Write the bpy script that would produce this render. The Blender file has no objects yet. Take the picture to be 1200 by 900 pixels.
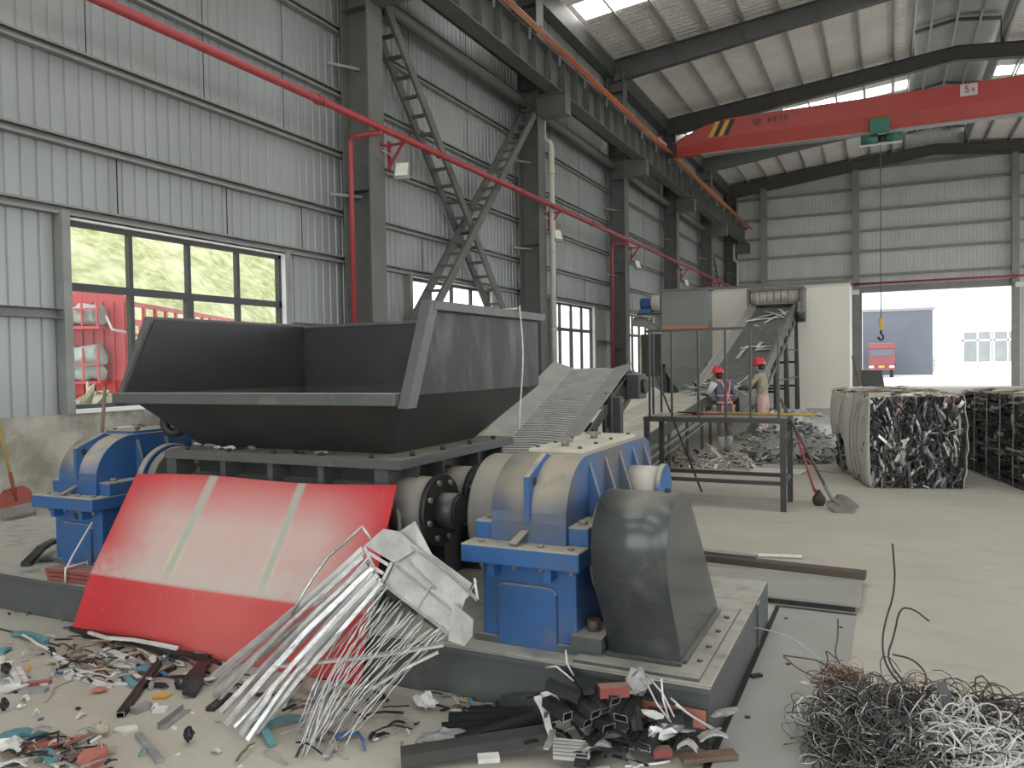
import bpy, bmesh, math, random
from mathutils import Vector, Matrix, Euler
sc = bpy.context.scene
COL = sc.collection
V = Vector
rnd = random.Random(7)

# ------------------------------------------------------------------ helpers
def tag(o, label=None, cat=None, group=None, kind=None):
    if label: o['label'] = label
    if cat: o['category'] = cat
    if group: o['group'] = group
    if kind: o['kind'] = kind
    return o

def origin(o):
    p = V((0, 0, 0))
    while o is not None:
        p += o.location
        o = o.parent
    return p

def thing(name, label, cat, loc=(0, 0, 0), group=None, kind=None):
    o = bpy.data.objects.new(name, None)
    o.empty_display_size = 0.1
    COL.objects.link(o)
    o.location = loc
    return tag(o, label, cat, group, kind)

def frame_of(p, q, up=(0, 0, 1)):
    d = (V(q) - V(p))
    L = d.length
    d.normalize()
    u = V(up)
    if abs(d.dot(u)) > 0.98:
        u = V((0, 1, 0)) if abs(d.y) < 0.9 else V((1, 0, 0))
    s = d.cross(u).normalized()
    u = s.cross(d).normalized()
    return d, s, u, L

class MB:
    def __init__(self):
        self.v = []; self.f = []; self.m = []; self.s = []
    def add(self, vs, fs, mi=0, smooth=False):
        b = len(self.v)
        self.v += [tuple(x) for x in vs]
        for f in fs:
            self.f.append([b + i for i in f]); self.m.append(mi); self.s.append(smooth)
        return self
    def bx(self, x0, x1, y0, y1, z0, z1, mi=0):
        vs = [(x, y, z) for z in (z0, z1) for y in (y0, y1) for x in (x0, x1)]
        return self.add(vs, [(0, 2, 3, 1), (4, 5, 7, 6), (0, 1, 5, 4), (2, 6, 7, 3), (0, 4, 6, 2), (1, 3, 7, 5)], mi)
    def box(self, c, size, R=None, mi=0):
        vs = [V((x * size[0] / 2, y * size[1] / 2, z * size[2] / 2)) for z in (-1, 1) for y in (-1, 1) for x in (-1, 1)]
        if R is not None: vs = [R @ v for v in vs]
        vs = [v + V(c) for v in vs]
        return self.add(vs, [(0, 2, 3, 1), (4, 5, 7, 6), (0, 1, 5, 4), (2, 6, 7, 3), (0, 4, 6, 2), (1, 3, 7, 5)], mi)
    def section(self, prof, p, q, up=(0, 0, 1), mi=0, smooth=False, cap=True):
        """closed 2D profile (side, up) swept from p to q"""
        d, s, u, L = frame_of(p, q, up)
        n = len(prof)
        vs = [V(p) + s * a + u * b for a, b in prof] + [V(q) + s * a + u * b for a, b in prof]
        self.add(vs, [(i, (i + 1) % n, n + (i + 1) % n, n + i) for i in range(n)], mi, smooth)
        if cap:
            b = len(self.v) - 2 * n
            self.f.append([b + i for i in range(n)][::-1]); self.m.append(mi); self.s.append(False)
            self.f.append([b + n + i for i in range(n)]); self.m.append(mi); self.s.append(False)
        return self
    def bar(self, p, q, w, h=None, up=(0, 0, 1), mi=0):
        h = w if h is None else h
        return self.section([(-w / 2, -h / 2), (w / 2, -h / 2), (w / 2, h / 2), (-w / 2, h / 2)], p, q, up, mi)
    def ibeam(self, p, q, w, h, tf=.02, tw=.015, up=(0, 0, 1), mi=0):
        a, b, c = w / 2, h / 2, tw / 2
        return self.section([(-a, -b), (a, -b), (a, -b + tf), (c, -b + tf), (c, b - tf), (a, b - tf), (a, b), (-a, b), (-a, b - tf), (-c, b - tf), (-c, -b + tf), (-a, -b + tf)], p, q, up, mi)
    def angle(self, p, q, w, h, t=.008, up=(0, 0, 1), mi=0):
        return self.section([(0, 0), (w, 0), (w, t), (t, t), (t, h), (0, h)], p, q, up, mi)
    def channel(self, p, q, w, h, t=.006, up=(0, 0, 1), mi=0):
        return self.section([(0, 0), (w, 0), (w, t), (t, t), (t, h - t), (w, h - t), (w, h), (0, h)], p, q, up, mi)
    def cyl(self, p, q, r, r2=None, n=16, mi=0, cap=True):
        r2 = r if r2 is None else r2
        d, s, u, L = frame_of(p, q)
        vs = []
        for P, R in ((V(p), r), (V(q), r2)):
            for i in range(n):
                a = 2 * math.pi * i / n
                vs.append(P + s * math.cos(a) * R + u * math.sin(a) * R)
        self.add(vs, [(i, (i + 1) % n, n + (i + 1) % n, n + i) for i in range(n)], mi, True)
        if cap:
            b = len(self.v) - 2 * n
            self.f.append([b + i for i in range(n)][::-1]); self.m.append(mi); self.s.append(False)
            self.f.append([b + n + i for i in range(n)]); self.m.append(mi); self.s.append(False)
        return self
    def tube(self, pts, r, n=6, mi=0, closed=False, radii=None):
        pts = [V(p) for p in pts]
        k = len(pts)
        vs = []
        pu = None
        for i, p in enumerate(pts):
            a = pts[(i - 1) % k] if (closed or i > 0) else p
            b = pts[(i + 1) % k] if (closed or i < k - 1) else p
            d = (b - a)
            if d.length < 1e-9: d = V((0, 0, 1))
            d.normalize()
            if pu is None:
                pu = V((0, 0, 1)) if abs(d.z) < .9 else V((1, 0, 0))
            s = d.cross(pu)
            if s.length < 1e-6: s = d.cross(V((1, .3, 0)))
            s.normalize()
            pu = s.cross(d).normalized()
            rr = radii[i] if radii else r
            for j in range(n):
                t = 2 * math.pi * j / n
                vs.append(p + s * math.cos(t) * rr + pu * math.sin(t) * rr)
        fs = []
        for i in range(k if closed else k - 1):
            for j in range(n):
                fs.append((i * n + j, i * n + (j + 1) % n, ((i + 1) % k) * n + (j + 1) % n, ((i + 1) % k) * n + j))
        self.add(vs, fs, mi, n > 4)
        if not closed:
            b = len(self.v) - len(vs)
            self.f.append([b + j for j in range(n)][::-1]); self.m.append(mi); self.s.append(False)
            self.f.append([b + (k - 1) * n + j for j in range(n)]); self.m.append(mi); self.s.append(False)
        return self
    def prism(self, pts, vec, mi=0, smooth=False, mi_cap=None):
        n = len(pts)
        vs = [V(p) for p in pts] + [V(p) + V(vec) for p in pts]
        self.add(vs, [(i, (i + 1) % n, n + (i + 1) % n, n + i) for i in range(n)], mi, smooth)
        b = len(self.v) - 2 * n
        mc = mi if mi_cap is None else mi_cap
        self.f.append([b + i for i in range(n)][::-1]); self.m.append(mc); self.s.append(False)
        self.f.append([b + n + i for i in range(n)]); self.m.append(mc); self.s.append(False)
        return self
    def plate(self, pts, t, mi=0):
        """polygon in space thickened along its normal"""
        a, b, c = V(pts[0]), V(pts[1]), V(pts[2])
        nrm = (b - a).cross(c - a).normalized()
        return self.prism(pts, nrm * t, mi)
    def torus(self, c, axis, R, r, n=24, m=8, mi=0):
        d, s, u, L = frame_of(V((0, 0, 0)), V(axis))
        pts = [V(c) + s * math.cos(2 * math.pi * i / n) * R + u * math.sin(2 * math.pi * i / n) * R for i in range(n)]
        return self.tube(pts, r, m, mi, True)
    def lathe(self, prof, p, axis, n=24, mi=0):
        """prof: (radius, distance along axis)"""
        d, s, u, L = frame_of(V((0, 0, 0)), V(axis))
        vs = []
        for r, h in prof:
            for i in range(n):
                a = 2 * math.pi * i / n
                vs.append(V(p) + d * h + s * math.cos(a) * r + u * math.sin(a) * r)
        fs = []
        for k in range(len(prof) - 1):
            for i in range(n):
                fs.append((k * n + i, k * n + (i + 1) % n, (k + 1) * n + (i + 1) % n, (k + 1) * n + i))
        return self.add(vs, fs, mi, True)
    def ball(self, c, r, n=10, m=7, mi=0, sq=(1, 1, 1)):
        prof = [(r * math.sin(math.pi * i / m) + 1e-5, -r * math.cos(math.pi * i / m)) for i in range(m + 1)]
        b = len(self.v)
        self.lathe(prof, (0, 0, 0), (0, 0, 1), n, mi)
        for i in range(b, len(self.v)):
            x, y, z = self.v[i]
            self.v[i] = (c[0] + x * sq[0], c[1] + y * sq[1], c[2] + z * sq[2])
        return self
    def bolt(self, p, axis, r=.014, h=.014, mi=0):
        return self.cyl(p, V(p) + V(axis).normalized() * h, r, n=6, mi=mi)
    def build(self, name, mats, parent=None, bevel=0, seg=2, label=None, kind=None, recalc=True, angle=35, base=None):
        off = V((0, 0, 0))
        if parent is not None: off = origin(parent)
        elif base is not None: off = V(base)
        me = bpy.data.meshes.new(name)
        me.from_pydata([tuple(V(v) - off) for v in self.v], [], self.f)
        if not isinstance(mats, (list, tuple)): mats = [mats]
        for m in mats: me.materials.append(m)
        for p, mi, s in zip(me.polygons, self.m, self.s):
            p.material_index = mi; p.use_smooth = s
        if recalc:
            bm = bmesh.new(); bm.from_mesh(me)
            bmesh.ops.recalc_face_normals(bm, faces=bm.faces[:])
            bm.to_mesh(me); bm.free()
        o = bpy.data.objects.new(name, me)
        COL.objects.link(o)
        if parent is not None: o.parent = parent
        elif base is not None: o.location = base
        if bevel:
            md = o.modifiers.new('edge', 'BEVEL'); md.width = bevel; md.segments = seg
            md.limit_method = 'ANGLE'; md.angle_limit = math.radians(angle)
        if label: o['label'] = label
        if kind: o['kind'] = kind
        return o

def struct(mb, name, mats, parent=None, label=None, **k):
    o = mb.build(name, mats, parent, **k)
    if parent is None: o['kind'] = 'structure'
    if label: o['label'] = label
    return o

# ------------------------------------------------------------------ materials
class NT:
    def __init__(self, name):
        self.m = bpy.data.materials.new(name); self.m.use_nodes = True
        self.t = self.m.node_tree; self.t.nodes.clear()
        self.out = self.n('ShaderNodeOutputMaterial')
        self.b = self.n('ShaderNodeBsdfPrincipled')
        self.l(self.b.outputs[0], self.out.inputs[0])
        self.tc = self.n('ShaderNodeTexCoord')
    def n(self, t, **k):
        x = self.t.nodes.new(t)
        for a, b in k.items(): setattr(x, a, b)
        return x
    def l(self, a, b): self.t.links.new(a, b)
    def val(self, sock, v):
        if hasattr(v, 'is_output') or isinstance(v, bpy.types.NodeSocket): self.l(v, sock)
        else: sock.default_value = v
    def math(self, op, a, b=0.0, c=0.0, clamp=False):
        x = self.n('ShaderNodeMath', operation=op, use_clamp=clamp)
        self.val(x.inputs[0], a); self.val(x.inputs[1], b); self.val(x.inputs[2], c)
        return x.outputs[0]
    def noise(self, scale, detail=4, rough=.55, coord='Object', stretch=None, dist=0):
        x = self.n('ShaderNodeTexNoise')
        x.inputs['Scale'].default_value = scale; x.inputs['Detail'].default_value = detail
        x.inputs['Roughness'].default_value = rough; x.inputs['Distortion'].default_value = dist
        src = self.tc.outputs[coord]
        if stretch:
            mp = self.n('ShaderNodeMapping'); mp.inputs['Scale'].default_value = stretch
            self.l(src, mp.inputs[0]); src = mp.outputs[0]
        self.l(src, x.inputs['Vector'])
        return x.outputs['Fac']
    def ramp(self, f, a, b):
        x = self.n('ShaderNodeMapRange'); x.clamp = True
        self.val(x.inputs[0], f); x.inputs[1].default_value = a; x.inputs[2].default_value = b
        return x.outputs[0]
    def mix(self, f, a, b):
        x = self.n('ShaderNodeMix', data_type='RGBA')
        self.val(x.inputs[0], f)
        for s, v in ((x.inputs[6], a), (x.inputs[7], b)):
            if isinstance(v, (tuple, list)): s.default_value = (*v[:3], 1)
            else: self.l(v, s)
        return x.outputs[2]
    def bump(self, h, strength=.3, dist=.01):
        x = self.n('ShaderNodeBump'); x.inputs['Strength'].default_value = strength
        x.inputs['Distance'].default_value = dist
        self.l(h, x.inputs['Height']); self.l(x.outputs[0], self.b.inputs['Normal'])
    def nz(self):
        g = self.n('ShaderNodeNewGeometry'); s = self.n('ShaderNodeSeparateXYZ')
        self.l(g.outputs['Normal'], s.inputs[0]); return s.outputs[2]
    def xyz(self, coord='Object'):
        s = self.n('ShaderNodeSeparateXYZ'); self.l(self.tc.outputs[coord], s.inputs[0]); return s.outputs

DUST = (.36, .33, .27)
def mat(name, c, c2=None, sc=5, rough=.6, metal=0, lo=.35, hi=.7, bump=0, bsc=40, dust=0, dc=DUST, dlo=.3, stain=None, ssc=2.5, slo=.55, shi=.75, stretch=None, spec=None, rough2=None):
    t = NT(name)
    col = (*c, 1)
    nf = None
    if c2 is not None:
        nf = t.ramp(t.noise(sc, 5, stretch=stretch), lo, hi)
        col = t.mix(nf, c, c2)
    if stain is not None:
        col = t.mix(t.ramp(t.noise(ssc, 6, .65), slo, shi), col if c2 is not None else c, stain)
    if dust:
        d = t.ramp(t.nz(), dlo, min(1, dlo + .45))
        d = t.math('MULTIPLY', d, t.ramp(t.noise(7, 5), .08, .5))
        d = t.math('MULTIPLY', d, dust)
        col = t.mix(d, col if (c2 is not None or stain is not None) else c, dc)
        r = t.math('MULTIPLY_ADD', d, .9 - rough, rough)
        t.l(r, t.b.inputs['Roughness'])
    else:
        t.b.inputs['Roughness'].default_value = rough
        if rough2 is not None and nf is not None:
            t.l(t.math('MULTIPLY_ADD', nf, rough2 - rough, rough), t.b.inputs['Roughness'])
    if hasattr(col, 'is_output'): t.l(col, t.b.inputs['Base Color'])
    else: t.b.inputs['Base Color'].default_value = col
    t.b.inputs['Metallic'].default_value = metal
    if spec is not None: t.b.inputs['Specular IOR Level'].default_value = spec
    if bump: t.bump(t.noise(bsc, 5), bump, .01)
    return t.m

def emis(name, c, s):
    m = bpy.data.materials.new(name); m.use_nodes = True
    t = m.node_tree; t.nodes.clear()
    o = t.nodes.new('ShaderNodeOutputMaterial'); e = t.nodes.new('ShaderNodeEmission')
    e.inputs[0].default_value = (*c, 1); e.inputs[1].default_value = s
    t.links.new(e.outputs[0], o.inputs[0]); return m

K = {}
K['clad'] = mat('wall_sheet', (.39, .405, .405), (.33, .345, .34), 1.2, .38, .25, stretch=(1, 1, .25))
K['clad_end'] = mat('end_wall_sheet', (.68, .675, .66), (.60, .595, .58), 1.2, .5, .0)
K['steel'] = mat('painted_steel', (.145, .15, .138), (.115, .12, .112), 2, .5, .05, stain=(.2, .19, .165), ssc=1.5)
K['girt'] = mat('girt_steel', (.29, .295, .28), (.23, .235, .22), 3, .5, .1)
K['rafter'] = mat('rafter_steel', (.10, .103, .10), (.085, .088, .084), 2, .5, .05)
K['purlin'] = mat('purlin_zinc', (.52, .51, .48), (.42, .415, .39), 4, .4, .3)
K['concrete'] = mat('base_concrete', (.46, .445, .39), (.25, .235, .19), 1.6, .85, 0, lo=.4, hi=.62, stain=(.17, .155, .125), ssc=1.1, slo=.52, shi=.68, bump=.3, bsc=25)
K['dark'] = mat('dark_paint', (.052, .056, .056), (.043, .047, .046), 3, .38, .1, stain=(.085, .08, .072), ssc=2.2, dust=.75, dlo=.55)
K['hop'] = mat('hopper_paint', (.040, .043, .044), (.032, .035, .036), 2.5, .42, .1, stain=(.06, .05, .044), ssc=1.8, slo=.52, shi=.8)
K['hopside'] = mat('hopper_side_sheen', (.024, .027, .028), (.075, .074, .072), 3.0, .46, .1, lo=.45, hi=.8, stretch=(2.2, 2.2, .8), rough2=.3)  # lighter streaks in the colour imitate glossy highlights on this wall
K['greyp'] = mat('grey_paint', (.105, .112, .108), (.085, .09, .087), 3, .4, .1, stain=(.19, .18, .15), ssc=3, dust=.8, dlo=.6)
K['plinth'] = mat('plinth_paint', (.095, .105, .104), (.075, .082, .082), 3, .5, .1, stain=(.17, .165, .14), ssc=2, dust=1.0, dlo=.5, dc=(.40, .38, .325))
K['blue'] = mat('blue_paint', (.034, .12, .31), (.026, .092, .25), 4, .42, .0, stain=(.10, .13, .20), ssc=4, slo=.5, shi=.8, dust=1.0, dlo=.06, dc=(.37, .335, .265))
K['blued'] = mat('dusty_blue_paint', (.036, .12, .30), (.028, .092, .24), 4, .5, .0, stain=(.115, .115, .11), ssc=1.6, slo=.38, shi=.62, dust=1.0, dlo=.04, dc=(.30, .265, .205))
K['drum'] = mat('drum_grey', (.22, .21, .185), (.15, .15, .14), 5, .55, .1, dust=.7)
K['guard'] = mat('guard_paint', (.085, .095, .096), (.068, .076, .078), 3, .26, .3, stain=(.16, .16, .155), ssc=4, slo=.52, shi=.8, dust=.55, dlo=.62)
K['black'] = mat('black_rubber', (.018, .018, .018), (.03, .03, .03), 9, .5)
K['blackpl'] = mat('black_profile', (.016, .017, .018), (.032, .033, .034), 9, .42, stain=(.13, .125, .115), ssc=11, slo=.6, shi=.85, spec=.3)
K['channel'] = mat('dark_channel', (.05, .051, .05), (.07, .07, .067), 6, .45, .1)
K['alu'] = mat('aluminium', (.66, .66, .65), (.46, .46, .45), 14, .38, .75, bump=.5, bsc=30)
K['alup'] = mat('scuffed_aluminium', (.64, .635, .62), (.45, .445, .43), 9, .45, .45, bump=.3, bsc=35)
K['white'] = mat('white_scrap', (.68, .67, .64), (.50, .49, .46), 12, .55)
K['greysc'] = mat('grey_scrap', (.34, .34, .33), (.22, .22, .21), 14, .5, .2)
K['teal'] = mat('teal_plastic', (.08, .21, .25), (.12, .27, .30), 10, .45)
K['redsc'] = mat('red_scrap', (.27, .06, .05), (.2, .06, .05), 12, .55, dust=.4)
K['brick'] = mat('salmon_scrap', (.46, .17, .12), (.36, .12, .09), 12, .7)
K['yellow'] = mat('orange_scrap', (.62, .33, .06), (.5, .24, .05), 12, .6)
K['brown'] = mat('wood', (.17, .115, .075), (.12, .08, .055), 8, .7, stretch=(1, 1, .15))
K['bluesc'] = mat('blue_scrap', (.05, .15, .36), (.06, .12, .25), 12, .5)
K['tan'] = mat('tan_scrap', (.42, .37, .28), (.33, .28, .2), 12, .7)
K['redpipe'] = mat('red_pipe_paint', (.37, .052, .058), (.31, .045, .05), 4, .42)
K['orange'] = mat('orange_conductor', (.70, .22, .09), (.62, .18, .075), 3, .45)
K['crane'] = mat('crane_red', (.46, .062, .045), (.41, .052, .04), 1.5, .4)
K['crane2'] = mat('crane_red_web', (.40, .052, .04), (.37, .048, .036), 1.5, .4)
K['pipew'] = mat('cream_pipe', (.58, .555, .47), (.50, .48, .41), 3, .45)
K['panelw'] = mat('cream_panel', (.82, .80, .71), (.77, .745, .66), .6, .5)
K['panelg'] = mat('grey_panel', (.26, .275, .262), (.22, .235, .225), 1.2, .5)
K['winf'] = mat('window_frame', (.055, .06, .062), (.045, .05, .05), 5, .4, .2)
K['shovelg'] = mat('shovel_steel', (.17, .155, .135), (.24, .23, .21), 6, .55, .3)
K['chrome'] = mat('bare_steel', (.5, .5, .48), (.38, .38, .37), 10, .35, .8)
K['green'] = mat('green_hoist', (.05, .20, .15), (.04, .16, .12), 6, .5)
K['yel'] = mat('yellow_paint', (.72, .42, .05), (.62, .36, .05), 6, .5)
K['belt'] = mat('dusty_belt', (.52, .495, .42), (.44, .415, .345), 3, .8, stain=(.25, .235, .2), ssc=2)
K['beltd'] = mat('belt_gap', (.10, .10, .095), (.14, .14, .13), 5, .7)
K['beltg'] = mat('grey_belt', (.125, .13, .127), (.10, .104, .10), 3, .7, stain=(.25, .24, .21), ssc=2.5)
K['slat'] = mat('apron_slat', (.52, .525, .51), (.42, .425, .41), 6, .42, .4)
K['skirt'] = mat('conveyor_skirt', (.33, .325, .30), (.27, .27, .255), 4, .5, .25, stain=(.38, .34, .28), ssc=3)
K['yelh'] = mat('worn_yellow_handle', (.40, .26, .05), (.30, .2, .05), 8, .6)
K['brushh'] = mat('brush_fibre', (.075, .05, .042), (.05, .035, .03), 30, .9)
K['glove'] = mat('white_glove', (.6, .6, .62), (.5, .5, .52), 20, .8)
K['skin'] = mat('skin', (.42, .25, .17), None, rough=.6)
K['helmet'] = mat('red_helmet', (.62, .04, .04), (.56, .035, .035), 6, .28)
K['hair'] = mat('black_hair', (.015, .013, .012), None, rough=.6)
K['plaid'] = mat('check_shirt', (.07, .10, .15), (.16, .17, .2), 18, .85)
K['camo'] = mat('camouflage_shirt', (.42, .39, .28), (.2, .17, .1), 14, .85, stain=(.5, .36, .12), ssc=8, slo=.55, shi=.62)
K['denim'] = mat('grey_trousers', (.10, .105, .12), (.14, .14, .15), 12, .85)
K['pinkcl'] = mat('pale_pink_cloth', (.62, .42, .40), (.55, .36, .34), 10, .85)
K['pink'] = mat('pink_strap', (.75, .25, .25), (.7, .3, .28), 10, .7)
K['boot'] = mat('grey_boot', (.42, .42, .42), (.3, .3, .3), 10, .7)
K['wrap'] = mat('bale_wrap', (.60, .575, .525), (.50, .48, .43), 3, .6, stain=(.34, .32, .28), ssc=4, bump=.4, bsc=8)
K['cable'] = mat('white_cable', (.62, .61, .58), (.45, .44, .42), 20, .5)
K['rustw'] = mat('rusty_wire', (.15, .065, .05), (.10, .05, .04), 20, .6)
K['greyw'] = mat('grey_wire', (.16, .155, .145), (.09, .085, .08), 20, .5, .4)
K['brownw'] = mat('brown_wire', (.10, .08, .065), (.06, .045, .04), 20, .6)
K['plateA'] = mat('floor_plate', (.40, .405, .38), (.31, .32, .31), 2.5, .5, .35, stain=(.40, .385, .33), ssc=2.2, slo=.45, shi=.7)
K['rustbar'] = mat('rusted_bar', (.095, .085, .075), (.105, .072, .054), 6, .6, .2)

def floor_mat():
    t = NT('concrete_floor')
    a = t.mix(t.ramp(t.noise(.55, 6, .6), .35, .68), (.455, .43, .37), (.385, .362, .305))
    a = t.mix(t.math('MULTIPLY', t.ramp(t.noise(3.2, 6, .7, stretch=(.35, 1, 1)), .5, .75), .5), a, (.30, .275, .225))
    a = t.mix(t.math('MULTIPLY', t.ramp(t.noise(9, 6, .7), .58, .8), .5), a, (.58, .56, .5))
    a = t.mix(t.math('MULTIPLY', t.ramp(t.noise(45, 3, .6), .62, .78), .6), a, (.28, .255, .21))
    t.l(a, t.b.inputs['Base Color'])
    t.b.inputs['Roughness'].default_value = .75
    t.bump(t.noise(30, 6, .7), .15, .01)
    return t.m
K['floor'] = floor_mat()

def roof_mat():
    t = NT('roof_insulation')
    x, y, z = t.xyz()
    row = t.math('SINE', t.math('MULTIPLY', y, 21))
    col = t.math('SINE', t.math('MULTIPLY', x, 38))
    dots = t.math('MULTIPLY', row, col)
    a = t.mix(t.ramp(t.noise(.9, 5, .6), .35, .7), (.90, .88, .84), (.78, .76, .72))
    t.l(a, t.b.inputs['Base Color'])
    t.b.inputs['Roughness'].default_value = .5; t.b.inputs['Metallic'].default_value = .0
    h = t.math('ADD', t.math('ADD', t.math('MULTIPLY', dots, .22), t.math('MULTIPLY', row, .2)), t.noise(1.6, 3, stretch=(.6, 2.2, 1)))
    t.bump(h, .6, .11)
    return t.m
K['roof'] = roof_mat()

def sheet_mat():
    t = NT('faded_red_sheet')
    x, y, z = t.xyz('Generated')
    u, v = x, z
    n1 = t.noise(3.0, 5, .6); n2 = t.noise(14, 5, .7)
    # bare, rubbed area above the fold
    mx = t.math('MULTIPLY', t.ramp(u, .03, .24), t.ramp(u, .99, .80))
    mz = t.math('MULTIPLY', t.ramp(v, .345, .37), t.ramp(v, .99, .70))
    m = t.math('MULTIPLY', mx, mz)
    m = t.math('MULTIPLY', m, t.ramp(n1, -.15, .45))
    red = t.mix(t.ramp(n1, .3, .7), (.55, .035, .045), (.48, .028, .036))
    red = t.mix(t.math('MULTIPLY', t.math('MULTIPLY', t.ramp(u, .1, .5), t.ramp(u, .98, .6)), .55), red, (.60, .17, .15))
    col = t.mix(t.math('MULTIPLY', m, .95), red, (.56, .425, .39))
    # grey rubbed line along the fold and two tapering scrapes
    fold = t.math('MULTIPLY', t.ramp(v, .345, .36), t.ramp(v, .56, .37))
    fold = t.math('MULTIPLY', fold, t.ramp(n2, .25, .7))
    col = t.mix(t.math('MULTIPLY', fold, .85), col, (.50, .50, .44))
    for (u0, du, w) in ((.375, -.055, .022), (.695, -.04, .019)):
        c = t.math('ABSOLUTE', t.math('SUBTRACT', u, t.math('MULTIPLY_ADD', t.math('SUBTRACT', 1.0, v), du * 1.5, u0)))
        s = t.math('MULTIPLY', t.ramp(c, w, w * .45), t.ramp(v, .36, .45))
        col = t.mix(t.math('MULTIPLY', s, .9), col, (.40, .42, .37))
        s2 = t.math('MULTIPLY', t.ramp(t.math('ABSOLUTE', t.math('SUBTRACT', c, w * .8)), w * .5, 0), t.math('MULTIPLY', t.ramp(v, .36, .5), t.ramp(v, .8, .5)))
        col = t.mix(t.math('MULTIPLY', s2, t.ramp(n2, .35, .6)), col, (.62, .57, .34))
    scr = t.ramp(t.noise(22, 4, .7, stretch=(3, 1, .35)), .66, .72)
    col = t.mix(t.math('MULTIPLY', scr, .6), col, (.62, .5, .45))
    t.l(col, t.b.inputs['Base Color'])
    t.b.inputs['Roughness'].default_value = .45
    t.bump(t.noise(2.2, 3), .25, .05)
    return t.m
K['sheet'] = sheet_mat()

def hill_mat():
    t = NT('hillside_grass')
    a = t.mix(t.ramp(t.noise(2.2, 9, .8), .40, .60), (.46, .44, .25), (.19, .22, .075))
    a = t.mix(t.ramp(t.noise(.35, 6, .7), .48, .66), a, (.56, .52, .34))
    t.l(a, t.b.inputs['Base Color']); t.b.inputs['Roughness'].default_value = .95
    return t.m
K['hill'] = hill_mat()
K['pave'] = mat('yard_concrete', (.68, .67, .64), (.62, .61, .58), .4, .9)
K['facade'] = mat('white_render', (.85, .85, .84), (.8, .8, .79), .3, .8)
K['bluedoor'] = mat('hazed_blue_shutter', (.12, .132, .165), (.105, .118, .15), .6, .6)  # lightened in the colour to imitate haze over the yard
K['truckfar'] = mat('hazed_truck_red', (.26, .075, .08), (.23, .065, .07), 1, .6)  # red muted in the colour to imitate distance haze
K['truckred'] = mat('truck_red', (.62, .07, .075), (.55, .06, .065), 1.0, .4)
K['tarp'] = mat('pale_tarp', (.5, .56, .53), (.3, .4, .37), 6, .7, bump=.6, bsc=9)
K['tarpg'] = mat('grey_tarp', (.5, .5, .48), (.3, .3, .3), 7, .6, bump=.6, bsc=9)
K['glassd'] = mat('dark_glazing', (.30, .32, .33), (.24, .26, .27), .8, .15)
K['lampface'] = mat('lamp_face', (.78, .78, .70), (.65, .66, .5), 12, .3)
K['signw'] = mat('sign_white', (.62, .58, .55), (.55, .5, .48), 6, .5)
K['ink'] = mat('sign_ink', (.35, .03, .03), None, rough=.5)
K['inkg'] = mat('faded_lettering', (.22, .07, .06), None, rough=.6)
K['sky'] = emis('skylight_glow', (1, 1, .98), 7.0)

def glass_mat():
    m = bpy.data.materials.new('window_glass'); m.use_nodes = True
    t = m.node_tree; t.nodes.clear()
    o = t.nodes.new('ShaderNodeOutputMaterial'); mx = t.nodes.new('ShaderNodeMixShader')
    tr = t.nodes.new('ShaderNodeBsdfTransparent'); gl = t.nodes.new('ShaderNodeBsdfGlossy')
    tr.inputs[0].default_value = (.93, .95, .94, 1); gl.inputs['Roughness'].default_value = .02
    mx.inputs[0].default_value = .012
    t.links.new(tr.outputs[0], mx.inputs[1]); t.links.new(gl.outputs[0], mx.inputs[2]); t.links.new(mx.outputs[0], o.inputs[0])
    return m
K['glass'] = glass_mat()

# ------------------------------------------------------------------ camera, sky
F = 916.0; CX, CY = 600.0, 450.0; HC = 1.7
yv = V((440, -31, F)).normalized()
xv = V((1907, -7, -F)); xv = (xv - yv * yv.dot(xv)).normalized()
zv = xv.cross(yv).normalized()
if zv.y > 0: zv = -zv
RW = Matrix((xv, yv, zv))            # rows: world axes seen in the camera frame (x right, y down, z forward)
def ray(u, v): return RW @ V((u - CX, v - CY, F))
def atZ(u, v, z=0.0):
    d = ray(u, v); t = (z - HC) / d.z; return V((0, 0, HC)) + d * t
def atY(u, v, y):
    d = ray(u, v); t = y / d.y; return V((0, 0, HC)) + d * t
def atX(u, v, x):
    d = ray(u, v); t = x / d.x; return V((0, 0, HC)) + d * t
cam = bpy.data.cameras.new('camera'); co = bpy.data.objects.new('camera', cam); COL.objects.link(co)
cx = RW @ V((1, 0, 0)); cy = RW @ V((0, -1, 0)); cz = RW @ V((0, 0, -1))
M4 = Matrix(((cx.x, cy.x, cz.x, 0), (cx.y, cy.y, cz.y, 0), (cx.z, cy.z, cz.z, HC), (0, 0, 0, 1)))
co.matrix_world = M4
cam.sensor_width = 36; cam.lens = F / 1200 * 36; cam.clip_start = .05; cam.clip_end = 400
sc.camera = co
w = bpy.data.worlds.new('overcast'); sc.world = w; w.use_nodes = True
bg = w.node_tree.nodes['Background']; bg.inputs[0].default_value = (.95, .98, 1, 1); bg.inputs[1].default_value = 3.2
sc.view_settings.view_transform = 'Standard'; sc.view_settings.look = 'None'
sc.view_settings.exposure = 0; sc.view_settings.gamma = 1; sc.view_settings.use_curve_mapping = False
# ================================================================== the hall
XW = -9.45; YE = 52.0; YB = -12.0; XR = 14.4; XRIDGE = 2.5; ZE = 12.95
def zroof(x): return ZE + .1 * (x - XW) if x <= XRIDGE else ZE + .1 * (XRIDGE - XW) - .1 * (x - XRIDGE)
COLY = [12.3 + 7.85 * k for k in range(-2, 6)]
WIN = [(6.54, 10.47), (14.45, 18.3), (22.3, 26.2), (30.2, 34.05), (38.05, 41.9)]
WZ0, WZ1, ZD = 1.2, 3.62, 1.15

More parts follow.
